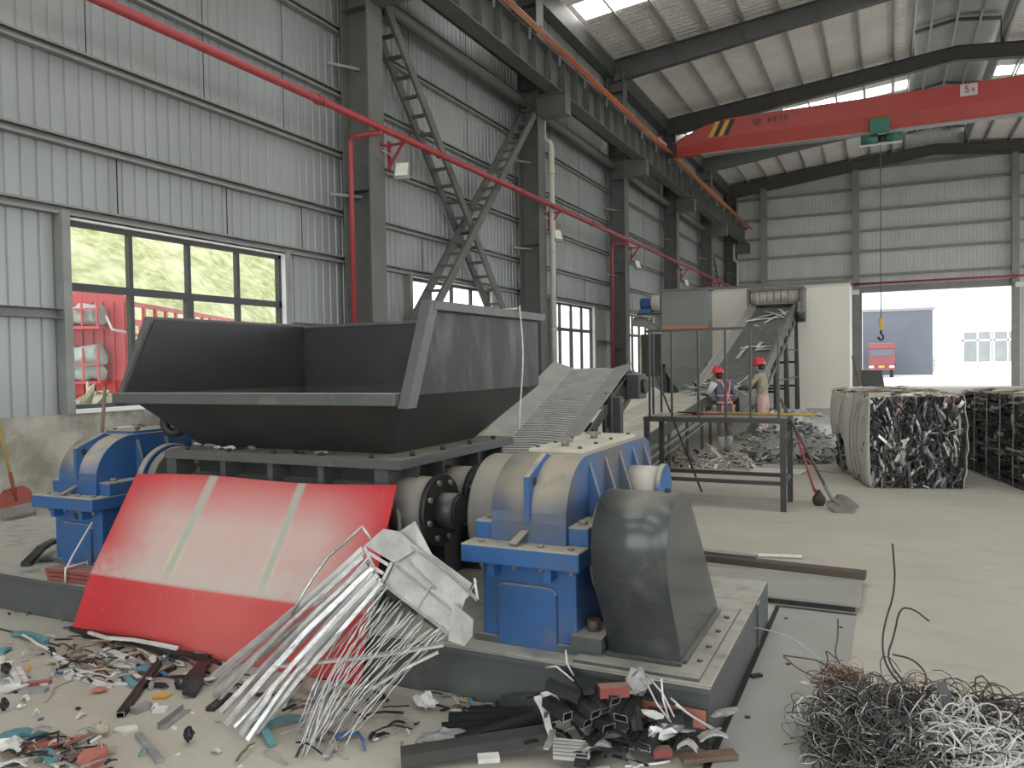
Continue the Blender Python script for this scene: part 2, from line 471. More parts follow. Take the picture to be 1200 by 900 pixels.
struct(MB().bx(XW - .12, XR + .12, YB, YE + .1, -.15, 0), 'floor', K['floor'])
struct(MB().bx(-90, 90, -60, 160, -.3, -.16), 'ground', K['pave'])

PROF = [(0, 0), (.012, .022), (.034, .022), (.046, 0)]   # narrow groove of the ribbed sheet
PER = .2
def clad_y(mb, y0, y1, z0, z1, x=XW):
    pts = []
    k0 = math.floor(y0 / PER); y = k0 * PER
    ys = []
    while y < y1 + PER:
        for a, d in PROF: ys.append((y + a, d))
        y += PER
    ys = [p for p in ys if y0 < p[0] < y1]
    ys = [(y0, 0)] + ys + [(y1, 0)]
    n = len(ys)
    vs = [(x - d, yy, z0) for yy, d in ys] + [(x - d, yy, z1) for yy, d in ys]
    mb.add(vs, [(i, i + 1, n + i + 1, n + i) for i in range(n - 1)])
def clad_x(mb, x0, x1, z0, zt, y=YE):
    xs = []
    k = math.floor(x0 / PER) * PER
    while k < x1 + PER:
        for a, d in PROF: xs.append((k + a, d))
        k += PER
    xs = [p for p in xs if x0 < p[0] < x1]
    xs = [(x0, 0)] + xs + [(x1, 0)]
    n = len(xs)
    vs = [(xx, y + d, z0) for xx, d in xs] + [(xx, y + d, zt(xx)) for xx, d in xs]
    mb.add(vs, [(i, i + 1, n + i + 1, n + i) for i in range(n - 1)])

# ---- left wall
wl = MB()
y = YB
for a, b in WIN + [(YE, YE)]:
    clad_y(wl, y, a, ZD, ZE)
    if b > a: clad_y(wl, a, b, WZ1 + .02, ZE)
    y = b
wall_left = struct(wl, 'wall_left', K['clad'])
MB().bx(XW - .14, XW + .10, YB, YE, 0, ZD).build('concrete_base', K['concrete'], wall_left)
GZ = [3.72, 4.6, 5.72, 6.85, 8.05, 9.25, 10.45, 11.65]
for z in GZ:
    g = MB(); g.section([(0, 0), (.12, 0), (.12, .035), (.11, .035), (.11, .01), (.01, .01), (.01, .12), (.11, .12), (.11, .1), (.12, .1), (.12, .13), (0, .13)], (XW + .01, YB, z - .05), (XW + .01, YE - .05, z - .05))
    g.build('girt', K['girt'], wall_left)
yy = YB
for a, b in WIN:
    g = MB(); g.channel((XW + .01, yy, 2.36), (XW + .01, a - .12, 2.36), .15, .12)
    g.build('girt', K['girt'], wall_left)
    for yj in (a - .06, b + .06):
        MB().bx(XW, XW + .16, yj - .055, yj + .055, ZD, WZ1 + .1).build('window_jamb', K['girt'], wall_left)
    yy = b + .12
for yr in (3.0, 7.3, 9.25, 11.0, 15.0, 17.6, 22.9, 25.4, 31.0, 33.2):
    MB().cyl((XW + .06, yr, 3.8), (XW + .06, yr, 4.56), .009, n=5).build('sag_rod', K['black'], wall_left)
    MB().cyl((XW + .06, yr - .4, 5.8), (XW + .06, yr - .4, 12.2), .007, n=5).build('sag_rod', K['black'], wall_left)
# eave strut
MB().bx(XW + .05, XW + .42, YB, YE - .1, 12.2, 12.8).build('eave_beam', K['rafter'], wall_left)

# ---- end wall with the big doorway
DX0, DX1, DZ = -1.38, 6.38, 5.62
wb = MB()
clad_x(wb, XW, DX0 - .02, 0, zroof); clad_x(wb, DX0 - .02, .9, DZ + .3, zroof); clad_x(wb, .9, 4.1, DZ + .3, lambda x: 15.05); clad_x(wb, 4.1, DX1 + .02, DZ + .3, zroof); clad_x(wb, DX1 + .02, XR, 0, zroof)
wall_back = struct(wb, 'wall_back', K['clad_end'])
for z in (6.6, 8.05, 9.28, 10.5, 11.8, 13.0):
    x0 = XW if z < ZE else XW + (z - ZE) / .1 + .6
    x1 = XR if z < ZE else XRIDGE * 2 - x0
    MB().bx(x0 + .1, x1 - .1, YE - .2, YE - .02, z, z + .13).build('girt', K['girt'], wall_back)
for xx in (-7.0, -1.68, 6.45, 10.5):
    MB().ibeam((xx, YE - .42, 0), (xx, YE - .42, zroof(xx) - .75), .36, .3, up=(0, 1, 0)).build('wind_post', K['girt'], wall_back)
d1 = MB()
d1.bx(DX0 - .22, DX0, YE - .22, YE + .12, 0, DZ); d1.bx(DX1, DX1 + .22, YE - .22, YE + .12, 0, DZ)
d1.bx(DX0 - .22, DX1 + .22, YE - .3, YE + .12, DZ, DZ + .38)
door = struct(d1, 'door_1', K['girt'])
# ---- unseen right and rear walls, window band and doorway enlarged to add light
wr = MB(); wr.bx(XR, XR + .1, YB, YE, 0, 1.2); wr.bx(XR, XR + .1, YB, YE, 7.2, ZE - .05)
for k in range(8): wr.bx(XR, XR + .1, YB + 8 * k - .5, YB + 8 * k + .5, 1.2, 7.2)
struct(wr, 'wall_right', K['clad'])
wf = MB()
def zgable(x0, x1, z0):
    xs = [x0] + ([XRIDGE] if x0 < XRIDGE < x1 else []) + [x1]
    pts = [(x, YB, zroof(x) - .02) for x in xs] + [(x1, YB, z0), (x0, YB, z0)]
    wf.prism(pts, (0, -.1, 0))
zgable(XW, -7.5, 0); zgable(-7.5, 12.5, 8.8); zgable(12.5, XR, 0)
struct(wf, 'wall_front', K['clad'])

# ---- roof with skylight bands, ridge ventilator, purlins
SKY = [(12.3 + 7.85 * k + 3.925 - .62, 12.3 + 7.85 * k + 3.925 + .62) for k in (-3, -2, -1, 1, 3)]
VX0, VX1 = .95, 4.05
rf = MB()
def slab(mb, xa, xb, y0, y1, off=0.0, t=.06):
    pts = [(xa, y0, zroof(xa) + off), (xb, y0, zroof(xb) + off), (xb, y0, zroof(xb) + t + off), (xa, y0, zroof(xa) + t + off)]
    mb.prism(pts, (0, y1 - y0, 0))
for xa, xb in ((XW - .3, VX0), (VX1, XR + .3)):
    y = YB - .2
    for a, b in SKY + [(YE + .2, YE + .2)]:
        slab(rf, xa, xb, y, a); y = b
ceiling = struct(rf, 'ceiling', K['roof'])
for a, b in SKY:
    for xa, xb in ((XW + .5, VX0), (VX1, XR - .5)):
        s = MB(); slab(s, xa, xb, a, b, .01, .02); s.build('skylight', K['sky'], ceiling)
    for xa, xb in ((XW - .3, XW + .5), (XR - .5, XR + .3)):
        s = MB(); slab(s, xa, xb, a, b); s.build('roof_edge_sheet', K['roof'], ceiling)
mon = MB()
zr = 14.14 + 1.0
mon.prism([(VX0 - .5, YB, zr - .28), (XRIDGE, YB, zr), (VX1 + .5, YB, zr - .28), (VX1 + .5, YB, zr - .22), (XRIDGE, YB, zr + .06), (VX0 - .5, YB, zr - .22)], (0, YE - YB + .2, 0))
mo = mon.build('ventilator_roof', K['clad'], ceiling)
for xs in (VX0, VX1):
    s = MB()
    clad = [(xs, YB), (xs, YE)]
    s.bx(xs - .03, xs + .03, YB, YE + .1, zroof(xs) - .02, zroof(xs) + .6)
    s.build('ventilator_side', K['clad'], ceiling)
    for k in range(2):
        l = MB(); zz = zroof(xs) + .66 + k * .1
        l.bar((xs, YB, zz), (xs, YE, zz), .1, .012); l.build('louvre_blade', K['clad'], ceiling)
xx = XW + .35
PX = []
while xx < XR:
    if not (VX0 < xx < VX1 - .1): PX.append(xx)
    xx += 1.17
for xp in PX + [VX0 - .05, VX1 + .05]:
    z = zroof(xp)
    p = MB(); p.section([(0, 0), (.07, 0), (.07, .012), (.012, .012), (.012, .19), (-.06, .19), (-.06, .18), (0, .18)], (xp, 12, z - .19), (xp, YE - .05, z - .19))
    p.build('purlin', K['purlin'], ceiling)
for xp in (1.6, 2.5, 3.3):
    MB().bar((xp, 12, zr - .22 - abs(xp - 2.5) * .14), (xp, YE, zr - .22 - abs(xp - 2.5) * .14), .07, .12).build('purlin', K['purlin'], ceiling)

# ---- columns
ORD = ['', '', 'nearest the camera, beside the first window', 'second from the camera, with the white downpipe', 'third from the camera, with a red drop pipe', 'fourth from the camera, beyond the red drop pipe', 'fifth from the camera, before the corner column', 'in the far corner of the hall']
for i, Y in enumerate(COLY):
    if Y < 10: continue
    c = bpy.data.objects.new('column', None); COL.objects.link(c); c.location = (-8.95, Y, 0); c['kind'] = 'structure'
    tag(c, 'dark grey steel column on the window wall, ' + ORD[i], 'column')
    MB().ibeam((-8.96, Y, 0), (-8.96, Y, 12.35), .48, .62, .03, .02, up=(1, 0, 0)).build('shaft', K['steel'], c)
    MB().bx(-9.34, -8.63, Y - .3, Y + .3, 0, .03).build('base_plate', K['steel'], c)
    b = MB()
    b.bx(-8.65, -7.88, Y - .15, Y - .13, 8.5, 9.08); b.bx(-8.65, -7.88, Y + .13, Y + .15, 8.5, 9.08)
    b.bx(-8.65, -7.86, Y - .2, Y + .2, 9.04, 9.08); b.bx(-8.65, -7.86, Y - .2, Y + .2, 8.48, 8.51)
    b.bx(-7.88, -7.85, Y - .2, Y + .2, 8.48, 9.07)
    b.build('crane_bracket', K['steel'], c)
    st = MB()
    for z in (2.2, 5.0, 8.4, 9.3, 11.6):
        st.bx(-9.26, -8.67, Y - .22, Y + .22, z, z + .015)
    st.build('stiffener', K['steel'], c)
    ti = MB(); ti.bar((-9.3, Y - .6, 4.9), (-8.98, Y - .05, 4.9), .05, .05); ti.bar((-9.3, Y - .6, 7.3), (-8.98, Y - .05, 7.3), .05, .05)
    ti.build('girt_tie', K['girt'], c)

# ---- rafters
RORD = {2: 'nearest the camera, above the first column', 3: 'above the column with the white downpipe', 4: 'in front of the red crane girder', 5: 'just beyond the red crane girder', 6: 'last but one before the end wall', 7: 'close to the end wall'}
for i, Y in enumerate(COLY):
    if Y < 10: continue
    c = bpy.data.objects.new('rafter', None); COL.objects.link(c); c.location = (XRIDGE, Y, 12); c['kind'] = 'structure'
    tag(c, 'dark steel roof rafter ' + RORD[i], 'rafter')
    def zb(x):
        x = x if x <= XRIDGE else 2 * XRIDGE - x
        return 11.98 + (x + 9.2) * .125 if x < -3.2 else 12.73 + (x + 3.2) * .113
    xs = [-9.25, -3.2, XRIDGE, 8.2, 14.2]
    web = MB(); web.prism([(x, Y - .008, zb(x)) for x in xs] + [(x, Y - .008, zroof(x) - .2) for x in xs[::-1]], (0, .016, 0))
    web.build('web', K['rafter'], c)
    fb = MB(); ft = MB()
    fb.prism([(x, Y - .14, zb(x)) for x in xs] + [(x, Y - .14, zb(x) + .02) for x in xs[::-1]], (0, .28, 0))
    ft.prism([(x, Y - .14, zroof(x) - .22) for x in xs] + [(x, Y - .14, zroof(x) - .2) for x in xs[::-1]], (0, .28, 0))
    fb.build('flange', K['rafter'], c); ft.build('flange', K['rafter'], c)
    vt = MB()
    vt.bar((VX0, Y, zroof(VX0) - .2), (VX0, Y, zr - .3), .12); vt.bar((VX1, Y, zroof(VX1) - .2), (VX1, Y, zr - .3), .12)
    vt.bar((VX0, Y, zr - .38), (XRIDGE, Y, zr - .14), .12); vt.bar((XRIDGE, Y, zr - .14), (VX1, Y, zr - .38), .12)
    vt.build('ventilator_frame', K['rafter'], c)
    br = MB()
    for xp in PX[::2]:
        br.bar((xp, Y - .01, zb(xp) + .05), (xp, Y - .55, zroof(xp) - .19), .035)
    br.build('fly_brace', K['rafter'], c)

# ---- windows
def window(n, y0, y1):
    f = MB(); x = XW
    fw = .06
    f.bx(x - .05, x + .04, y0, y0 + fw, WZ0, WZ1); f.bx(x - .05, x + .04, y1 - fw, y1, WZ0, WZ1)
    f.bx(x - .05, x + .04, y0, y1, WZ0, WZ0 + fw); f.bx(x - .05, x + .04, y0, y1, WZ1 - fw, WZ1)
    zt = 2.78
    f.bx(x - .05, x + .04, y0, y1, zt - .05, zt + .05)
    q = [y0 + (y1 - y0) * k for k in (.245, .5, .75)]
    for k, m in enumerate(q):
        f.bx(x - .045, x + .035, m - .03, m + .03, zt, WZ1)
        ww = .065 if k == 1 else .035
        f.bx(x - .045, x + .035, m - ww, m + ww, WZ0, zt)
    o = struct(f, 'window_%d' % n, K['winf'])
    ed = [y0 + fw] + q + [y1 - fw]
    for a, b in zip(ed[:-1], ed[1:]):
        MB().bx(x - .006, x, a, b, zt, WZ1 - fw).build('pane', K['glass'], o)
        MB().bx(x - .006, x, a, b, WZ0 + fw, zt).build('pane', K['glass'], o)
    MB().bx(x - .16, x + .13, y0 - .05, y1 + .05, ZD, WZ0 + .005).build('sill', K['facade'], o)
    MB().bx(x - .02, x + .1, y0, y1, WZ1 + .002, WZ1 + .03).build('head_flashing', K['facade'], o)
    MB().bx(x - .02, x + .13, y1, y1 + .05, WZ0, WZ1 + .02).build('reveal', K['facade'], o)
for i, (a, b) in enumerate(WIN): window(i + 1, a, b)

# ================================================================== crane and services
XC = -8.18
t = thing('crane_runway_beam', 'long dark steel runway beam with web stiffeners along the window wall', 'beam', (XC, 30, 9.1))
rb = MB(); rb.ibeam((XC, 2, 9.54), (XC, YE - .4, 9.54), .42, .92, .03, .02); rb.build('beam_web', K['steel'], t)
y = 10.5
n = 0
while y < YE - .6:
    MB().bx(XC + .01, XC + .19, y - .008, y + .008, 9.11, 9.97).build('stiffener', K['steel'], t)
    y += .98 if y < 45 else 1.5
MB().bx(XC - .04, XC + .04, 2, YE - .5, 10.0, 10.1).build('rail', K['steel'], t)
t = thing('conductor_rail', 'four thin orange conductor bars along the top of the runway beam', 'conductor rail', (XC, 30, 10.0))
for k in range(4):
    MB().bar((XC + .26 + .085 * k, 3, 10.04 - .035 * k), (XC + .26 + .085 * k, YE - .6, 10.04 - .035 * k), .028, .03).build('conductor_bar', K['orange'], t)
y = 12.0
while y < YE - 1:
    h = MB(); h.bx(XC + .2, XC + .25, y - .02, y + .02, 9.72, 10.0); h.bar((XC + .2, y, 10.09), (XC + .56, y, 9.96), .03); h.build('hanger', K['greysc'], t); y += 1.96

# overhead crane
YC = 31.5
t = thing('overhead_crane', 'red overhead travelling crane girder spanning the hall', 'crane', (0, YC, 9.9))
g = MB()
zb0, zt0 = 9.86, 11.06
def gsec(x, zb_, zt_):
    zm = zb_ + (zt_ - zb_) * .42
    return [(x, YC - .17, zb_), (x, YC + .17, zb_), (x, YC + .17, zb_ + .05), (x, YC + .30, zm), (x, YC + .30, zt_), (x, YC - .30, zt_), (x, YC - .30, zm), (x, YC - .17, zb_ + .05)]
secs = [gsec(-7.75, 9.9, 10.35), gsec(-7.2, 9.88, 10.62), gsec(-6.4, 9.86, 10.9), gsec(-5.6, zb0, zt0), gsec(13.2, zb0, zt0), gsec(13.4, zb0, 10.4)]
vs = [p for s in secs for p in s]
fs = [[i for i in range(8)][::-1], [8 * (len(secs) - 1) + i for i in range(8)]]
for k in range(len(secs) - 1):
    for i in range(8): fs.append([8 * k + i, 8 * k + (i + 1) % 8, 8 * k + 8 + (i + 1) % 8, 8 * k + 8 + i])
g.add(vs, fs); g.build('girder', K['crane'], t)
MB().bx(-6.6, 13.2, YC - .2, YC + .2, 9.815, 9.855).build('track_flange', K['greysc'], t)
e = MB(); e.bx(XC - .17, XC + .17, YC - 1.3, YC + 1.3, 10.12, 10.48); e.build('end_carriage', K['crane'], t, bevel=.03)
for dy in (-1.0, 1.0): MB().cyl((XC - .06, YC + dy, 10.22), (XC + .06, YC + dy, 10.22), .12, n=20).build('wheel', K['greysc'], t)
MB().bx(-7.9, -7.55, YC - .5, YC - .33, 9.8, 10.3).build('current_collector', K['black'], t)
for k, m in enumerate(('yel', 'ink_b')):
    pass
K['stripeblack'] = mat('stripe_black', (.03, .03, .028), None, rough=.5)
for k in range(4):
    x0 = -6.05 + .19 * k
    st = MB(); yy = YC - .306
    st.prism([(x0 - .25, yy, 10.42), (x0 - .06, yy, 10.42), (x0 + .22, yy, 11.0), (x0 + .03, yy, 11.0)], (0, .008, 0))
    st.build('warning_stripe', K['yel'] if k % 2 == 0 else K['stripeblack'], t)
sg = MB(); sg.bx(2.28, 2.8, YC - .325, YC - .305, 10.62, 11.02); sgo = sg.build('load_sign', K['signw'], t)
def textmesh(name, s, size, loc, m, parent, rot=(math.pi / 2, 0, 0), ext=.004):
    cu = bpy.data.curves.new(name, 'FONT'); cu.body = s; cu.size = size; cu.extrude = ext; cu.align_x = 'CENTER'
    o = bpy.data.objects.new(name + '_tmp', cu); COL.objects.link(o)
    dg = bpy.context.evaluated_depsgraph_get(); dg.update()
    me = bpy.data.meshes.new_from_object(o.evaluated_get(dg))
    bpy.data.objects.remove(o)
    me.materials.clear(); me.materials.append(m)
    ob = bpy.data.objects.new(name, me); COL.objects.link(ob)
    ob.parent = parent; ob.location = V(loc) - origin(parent); ob.rotation_euler = rot
    return ob
textmesh('load_lettering', '5', .32, (2.48, YC - .33, 10.74), K['ink'], sgo)
textmesh('load_lettering', 't', .26, (2.68, YC - .33, 10.74), K['ink'], sgo)
em = MB(); em.prism([(-4.62, YC - .306, 10.86), (-4.62, YC - .306, 10.74), (-4.45, YC - .306, 10.6), (-4.28, YC - .306, 10.74), (-4.28, YC - .306, 10.86), (-4.45, YC - .306, 10.93)], (0, .008, 0)); em.build('shield_emblem', K['inkg'], t)
for k in range(4):
    x0 = -4.08 + .2 * k; gl = MB(); yy = YC - .308
    gl.bx(x0, x0 + .16, yy, yy + .008, 10.84, 10.87); gl.bx(x0, x0 + .16, yy, yy + .008, 10.72, 10.745); gl.bx(x0 + .065, x0 + .095, yy, yy + .008, 10.66, 10.9)
    if k % 2: gl.bx(x0 + .01, x0 + .04, yy, yy + .008, 10.66, 10.85)
    gl.bx(x0 + .02, x0 + .14, yy, yy + .008, 10.785, 10.805)
    gl.build('faded_character', K['inkg'], t)
ho = thing('hoist', 'green electric hoist under the red girder with wire rope and hook', 'hoist', (-.22, YC, 9.7))
b = MB(); b.bx(-.55, .1, YC - .46, YC - .33, 9.72, 10.25); b.build('trolley', K['green'], ho, bevel=.03)
MB().cyl((-.85, YC - .1, 9.6), (-.28, YC - .1, 9.6), .17, n=18).build('drum_motor', K['green'], ho)
MB().cyl((-.02, YC - .1, 9.6), (.5, YC - .1, 9.6), .15, n=18).build('gear_motor', K['green'], ho)
MB().cyl((-.28, YC - .1, 9.6), (-.02, YC - .1, 9.6), .13, n=18).build('rope_drum', K['black'], ho)
MB().bx(-.9, .5, YC - .12, YC - .08, 9.36, 9.43).build('carrier_frame', K['signw'], ho)
MB().cyl((-.2, YC - .1, 9.5), (-.21, YC - .1, 3.1), .016, n=6).build('wire_rope', K['greyw'], ho)
hb = MB(); hb.bx(-.28, -.14, YC - .17, YC - .03, 2.7, 3.15); hbo = hb.build('hook_block', K['yel'], ho, bevel=.04)
hk = MB(); hk.cyl((-.21, YC - .1, 2.75), (-.21, YC - .1, 2.55), .035, n=10)
hk.tube([(-.21 + .08 * math.sin(a), YC - .1, 2.44 + .1 * math.cos(a)) for a in [i * .35 for i in range(0, 15)]], .035, 8)
hk.build('hook', K['black'], hbo)

# fire main along the columns
XP = -8.30; ZP = 6.03
t = thing('fire_main', 'long red water pipe running along the columns of the window wall', 'pipe', (XP, 20, ZP))
MB().cyl((XP, -2, ZP), (XP, YE - .75, ZP), .065, n=14).build('main_pipe', K['redpipe'], t)
for yk in (4.5, 10.2, 14.0, 18.0, 23.2, 32, 39): MB().cyl((XP, yk - .04, ZP), (XP, yk + .04, ZP), .085, n=14).build('coupling', K['redpipe'], t)
for Y in COLY[2:]:
    b = MB(); b.bar((-8.62, Y + .35, 5.93), (XP + .06, Y + .35, 5.93), .05, .04); b.bar((-8.6, Y + .35, 5.55), (XP, Y + .35, 5.93), .04, .04); b.bar((-8.62, Y + .35, 5.45), (-8.62, Y + .35, 6.0), .05, .06); b.bar((-8.62, Y + .1, 5.9), (-8.62, Y + .38, 5.9), .05, .04)
    b.build('pipe_bracket', K['redpipe'], t)
for Y in (11.72, 26.75, 43.2):
    b = MB(); b.tube([(XP, Y + .2, 6.05), (XP - .02, Y + .2, 5.93), (XP - .1, Y + .05, 5.9), (-8.75, Y, 5.88), (-8.83, Y, 5.8), (-8.83, Y, 5.6), (-8.83, Y, 1.9 if Y < 20 else 1.6)], .05, 10)
    b.build('drop_pipe', K['redpipe'], t)
t = thing('cross_main', 'thin red water pipe on the end wall above the doorway', 'pipe', (2.2, YE - .7, 6.1))
MB().cyl((-2.3, YE - .7, 6.12), (XR - .3, YE - .7, 6.12), .06, n=10).build('pipe_run', K['redpipe'], t)
for xx in (-1.68, 6.45): MB().bx(xx - .04, xx + .04, YE - .66, YE - .575, 5.98, 6.2).build('clip', K['redpipe'], t)
for xx, lb in ((-1.72, 'left'), (6.6, 'right')):
    b = thing('junction_box', 'small white box on the post at the %s side of the doorway' % lb, 'junction box', (xx, YE - .62, 5.6))
    MB().bx(xx - .2, xx + .2, YE - .72, YE - .58, 5.5, 5.78).build('casing', K['facade'], b, bevel=.02)
    MB().bx(xx - .16, xx + .16, YE - .735, YE - .72, 5.53, 5.75).build('lid', K['facade'], b)

# downpipes
def downpipe(Y, x, label, z0):
    t = thing('downpipe', label, 'pipe', (x, Y, z0))
    MB().tube([(x - .22, Y - .05, 9.02), (x - .22, Y - .05, 8.2), (x - .2, Y - .03, 7.98), (x - .05, Y, 7.92), (x, Y, 7.8), (x, Y, z0)], .085, 12).build('pipe_run', K['pipew'], t)
    for z in (2.6, 4.8, 7.0):
        MB().cyl((x, Y, z), (x, Y, z + .08), .1, n=12).build('pipe_clip', K['pipew'], t)
downpipe(20.52, -8.52, 'cream plastic downpipe with an offset bend in front of a column', .0)
downpipe(50.9, -8.52, 'cream downpipe in the far corner beside the end wall', .0)

# floodlights
def flood(Y, label, yaw):
    c = V((-8.38, Y + .42, 5.42)) if Y < 15 else V((-8.42, Y + .5, 5.3))
    t = thing('floodlight', label, 'floodlight', c)
    R = Euler((math.radians(-20), 0, math.radians(yaw))).to_matrix()
    b = MB(); b.box(c, (.30, .07, .38), R); b.build('housing', K['greysc'], t, bevel=.015)
    f = MB(); f.box(c + R @ V((0, -.042, .02)), (.24, .015, .27), R); f.build('lamp_face', K['lampface'], t)
    s = MB(); s.tube([c + V((-.02, .05, 0)), c + V((-.08, .05, .08)), V((-8.58, Y + .3, 5.75)), V((-8.628, Y + .1, 5.78))], .016, 6); s.build('bracket_arm', K['chrome'], t)
for Y, l, yw in ((12.3, 'white floodlight on the nearest column under the red pipe', 18), (20.15, 'small floodlight on the column with the white downpipe', 62), (28.0, 'small floodlight on the column with the red drop pipe', 70), (35.85, 'small floodlight farthest along the columns, above the blue motor', 70)):
    flood(Y, l, yw)

# lattice cross bracing between the first two columns
def brace(p, q, label):
    p, q = V(p), V(q)
    t = thing('lattice_brace', label, 'brace', p)
    for dx in (0, .42):
        o = V((dx, 0, 0))
        m = MB(); m.bar(p + o, q + o, .07, .19, up=(0, 1, 0)); m.build('chord', K['steel'], t)
    n = int((q - p).length / .42)
    for i in range(1, n):
        c = p.lerp(q, i / n)
        MB().bar(c, c + V((.42, 0, 0)), .08, .06).build('rung', K['steel'], t)
brace((-9.24, 12.75, 8.95), (-9.24, 19.75, 1.0), 'ladder-like steel brace falling from the nearest column towards the downpipe column')
brace((-9.1, 19.75, 8.5), (-9.14, 12.75, 1.2), 'ladder-like steel brace rising from the nearest column towards the downpipe column')
brace((-9.22, 44.1, 8.3), (-9.22, 51.2, 1.0), 'far ladder-like steel brace in the last bay before the end wall')
BAY = ['between the camera side and the nearest column', 'between the nearest column and the downpipe column', 'between the downpipe column and the third column', 'between the third and fourth columns', 'between the fourth and fifth columns']
for z, lb in ((8.85, 'lower'), (9.7, 'upper')):
    for k in range(5):
        ya, yb = COLY[k + 1] + .26, COLY[k + 2] - .26
        t = thing('tie_tube', '%s round tie tube on the window wall, %s' % (lb, BAY[k]), 'tube', (-9.0, (ya + yb) / 2, z))
        MB().cyl((-9.0, ya, z), (-9.0, yb, z), .13, n=16).build('tube_run', K['steel'], t)
        for y in (ya, yb - .015): MB().bx(-9.15, -8.85, y, y + .015, z - .17, z + .17).build('end_plate', K['steel'], t)
# ================================================================== shredder line
def tp(t): return t
PZ = .27
t = thing('machine_base', 'low dark grey steel base block carrying the shredder and both blue gearboxes', 'machine base', (-3.9, 4.3, 0))
b = MB(); b.bx(-7.6, -.7, 3.42, 5.22, .0, PZ); b.build('base_block', K['plinth'], t, bevel=.008)
MB().bx(-7.6, -.7, 3.40, 3.42, PZ - .03, PZ - .004).build('edge_lip', K['plinth'], t)
MB().bx(-.7, -.688, 4.72, 4.80, .0, PZ - .01).build('stiffener', K['plinth'], t)
p = MB(); p.bx(-1.36, -.76, 3.45, 4.55, PZ, PZ + .014); p.build('mounting_plate', K['plinth'], t)
for yb in (3.66, 3.86, 4.1, 4.34): MB().bolt((-.8, yb, PZ + .014), (0, 0, 1), .014, .012).build('bolt', K['dark'], t)
p = MB(); p.bx(-1.0, -.72, 3.395, 3.40, .09, .17); p.build('red_marking', K['brick'], t)

# ---- shredder body
t = thing('shredder', 'dark grey two-shaft shredder body with ribbed front below the hopper', 'shredder', (-3.5, 4.5, PZ))
b = MB(); b.bx(-4.38, -2.68, 4.0, 5.2, PZ, 1.09); b.build('body', K['dark'], t)
b = MB(); b.bx(-4.47, -2.55, 3.78, 5.32, 1.09, 1.15); b.build('mounting_flange', K['greyp'], t, bevel=.006)
for u, wd in ((204, .09), (264, .045), (319, .045), (378, .045), (449, .1)):
    x = atY(u, 552, 3.86).x
    MB().bx(x - wd / 2, x + wd / 2, 3.84, 4.0, PZ, 1.09).build('rib', K['greyp'], t)
for z in (.95, .55): MB().bx(-4.38, -2.68, 3.93, 4.0, z, z + .03).build('ledge', K['greyp'], t)
for y in (4.0, 4.3, 4.78, 5.14): MB().bx(-2.68, -2.56, y - .012, y + .012, PZ, 1.09).build('rib', K['dark'], t)
for y in (4.02, 4.52):
    h = MB(); h.cyl((-2.68, y, .83), (-2.44, y, .83), .195, n=32); ho_ = h.build('bearing_housing', K['drum'], t)
    d = MB(); d.cyl((-2.44, y, .83), (-2.405, y, .83), .215, n=32)
    d.build('bearing_flange', K['black'], t, bevel=.004)
    bo = MB()
    for k in range(8):
        a = k * math.pi / 4 + .3
        bo.bolt((-2.405, y + .175 * math.cos(a), .83 + .175 * math.sin(a)), (1, 0, 0), .018, .018)
    bo.build('bolt_ring', K['drum'], ho_)
    s = MB(); s.cyl((-2.405, y, .83), (-2.29, y, .83), .105, n=28); s.cyl((-2.289, y, .83), (-2.284, y, .83), .09, n=28); s.build('shaft_end', K['dark'], t)
b = MB(); b.bx(-2.68, -2.44, 3.70, 3.86, .60, .625); b.bx(-2.68, -2.45, 3.84, 3.86, .45, .6); b.build('bracket', K['greyp'], t)
MB().cyl((-2.62, 3.86, .9), (-2.52, 3.74, .63), .014, n=8).build('tension_rod', K['drum'], t)
b = MB()
for k in range(5): b.bolt((-4.3 + .38 * k, 3.83, 1.15), (0, 0, 1), .016, .02)
for k in range(4): b.bolt((-2.6, 4.0 + .36 * k, 1.15), (0, 0, 1), .018, .025)
b.build('flange_bolts', K['black'], t)
h = MB(); h.cyl((-4.62, 4.15, .83), (-4.38, 4.15, .83), .2, n=28); h.cyl((-4.66, 4.15, .83), (-4.62, 4.15, .83), .215, n=28); h.build('bearing_housing', K['drum'], t)

# ---- hopper
t = thing('feed_hopper', 'large dark grey open-fronted feed hopper on top of the shredder', 'hopper', (-3.55, 4.5, 1.15))
B = [V((-4.40, 4.05, 1.15)), V((-2.78, 4.05, 1.15)), V((-2.78, 5.1, 1.15)), V((-4.40, 5.1, 1.15))]
T = [V((-4.70, 3.66, 1.53)), V((-2.42, 3.66, 1.53)), V((-2.42, 5.5, 1.53)), V((-4.70, 5.5, 1.53))]
for i in range(4):
    j = (i + 1) % 4
    MB().plate([B[i], B[j], T[j], T[i]], -.012 if i != 9 else .012).build('chute_panel', K['hop'], t)
ZT = 2.055
MB().prism([(-2.43, 3.66, 1.53), (-2.43, 5.5, 1.53), (-2.43, 5.5, ZT), (-2.43, 3.92, ZT)], (.014, 0, 0)).build('hopper_wall', K['hopside'], t)
MB().prism([(-4.70, 3.66, 1.53), (-4.70, 5.5, 1.53), (-4.70, 5.5, ZT), (-4.70, 3.92, ZT)], (.014, 0, 0)).build('hopper_wall', K['hop'], t)
MB().bx(-4.70, -2.42, 5.49, 5.505, 1.53, ZT).build('hopper_wall', K['hop'], t)
MB().bx(-4.72, -2.44, 3.58, 3.70, 1.475, 1.545).build('lip_rail', K['greyp'], t, bevel=.006)
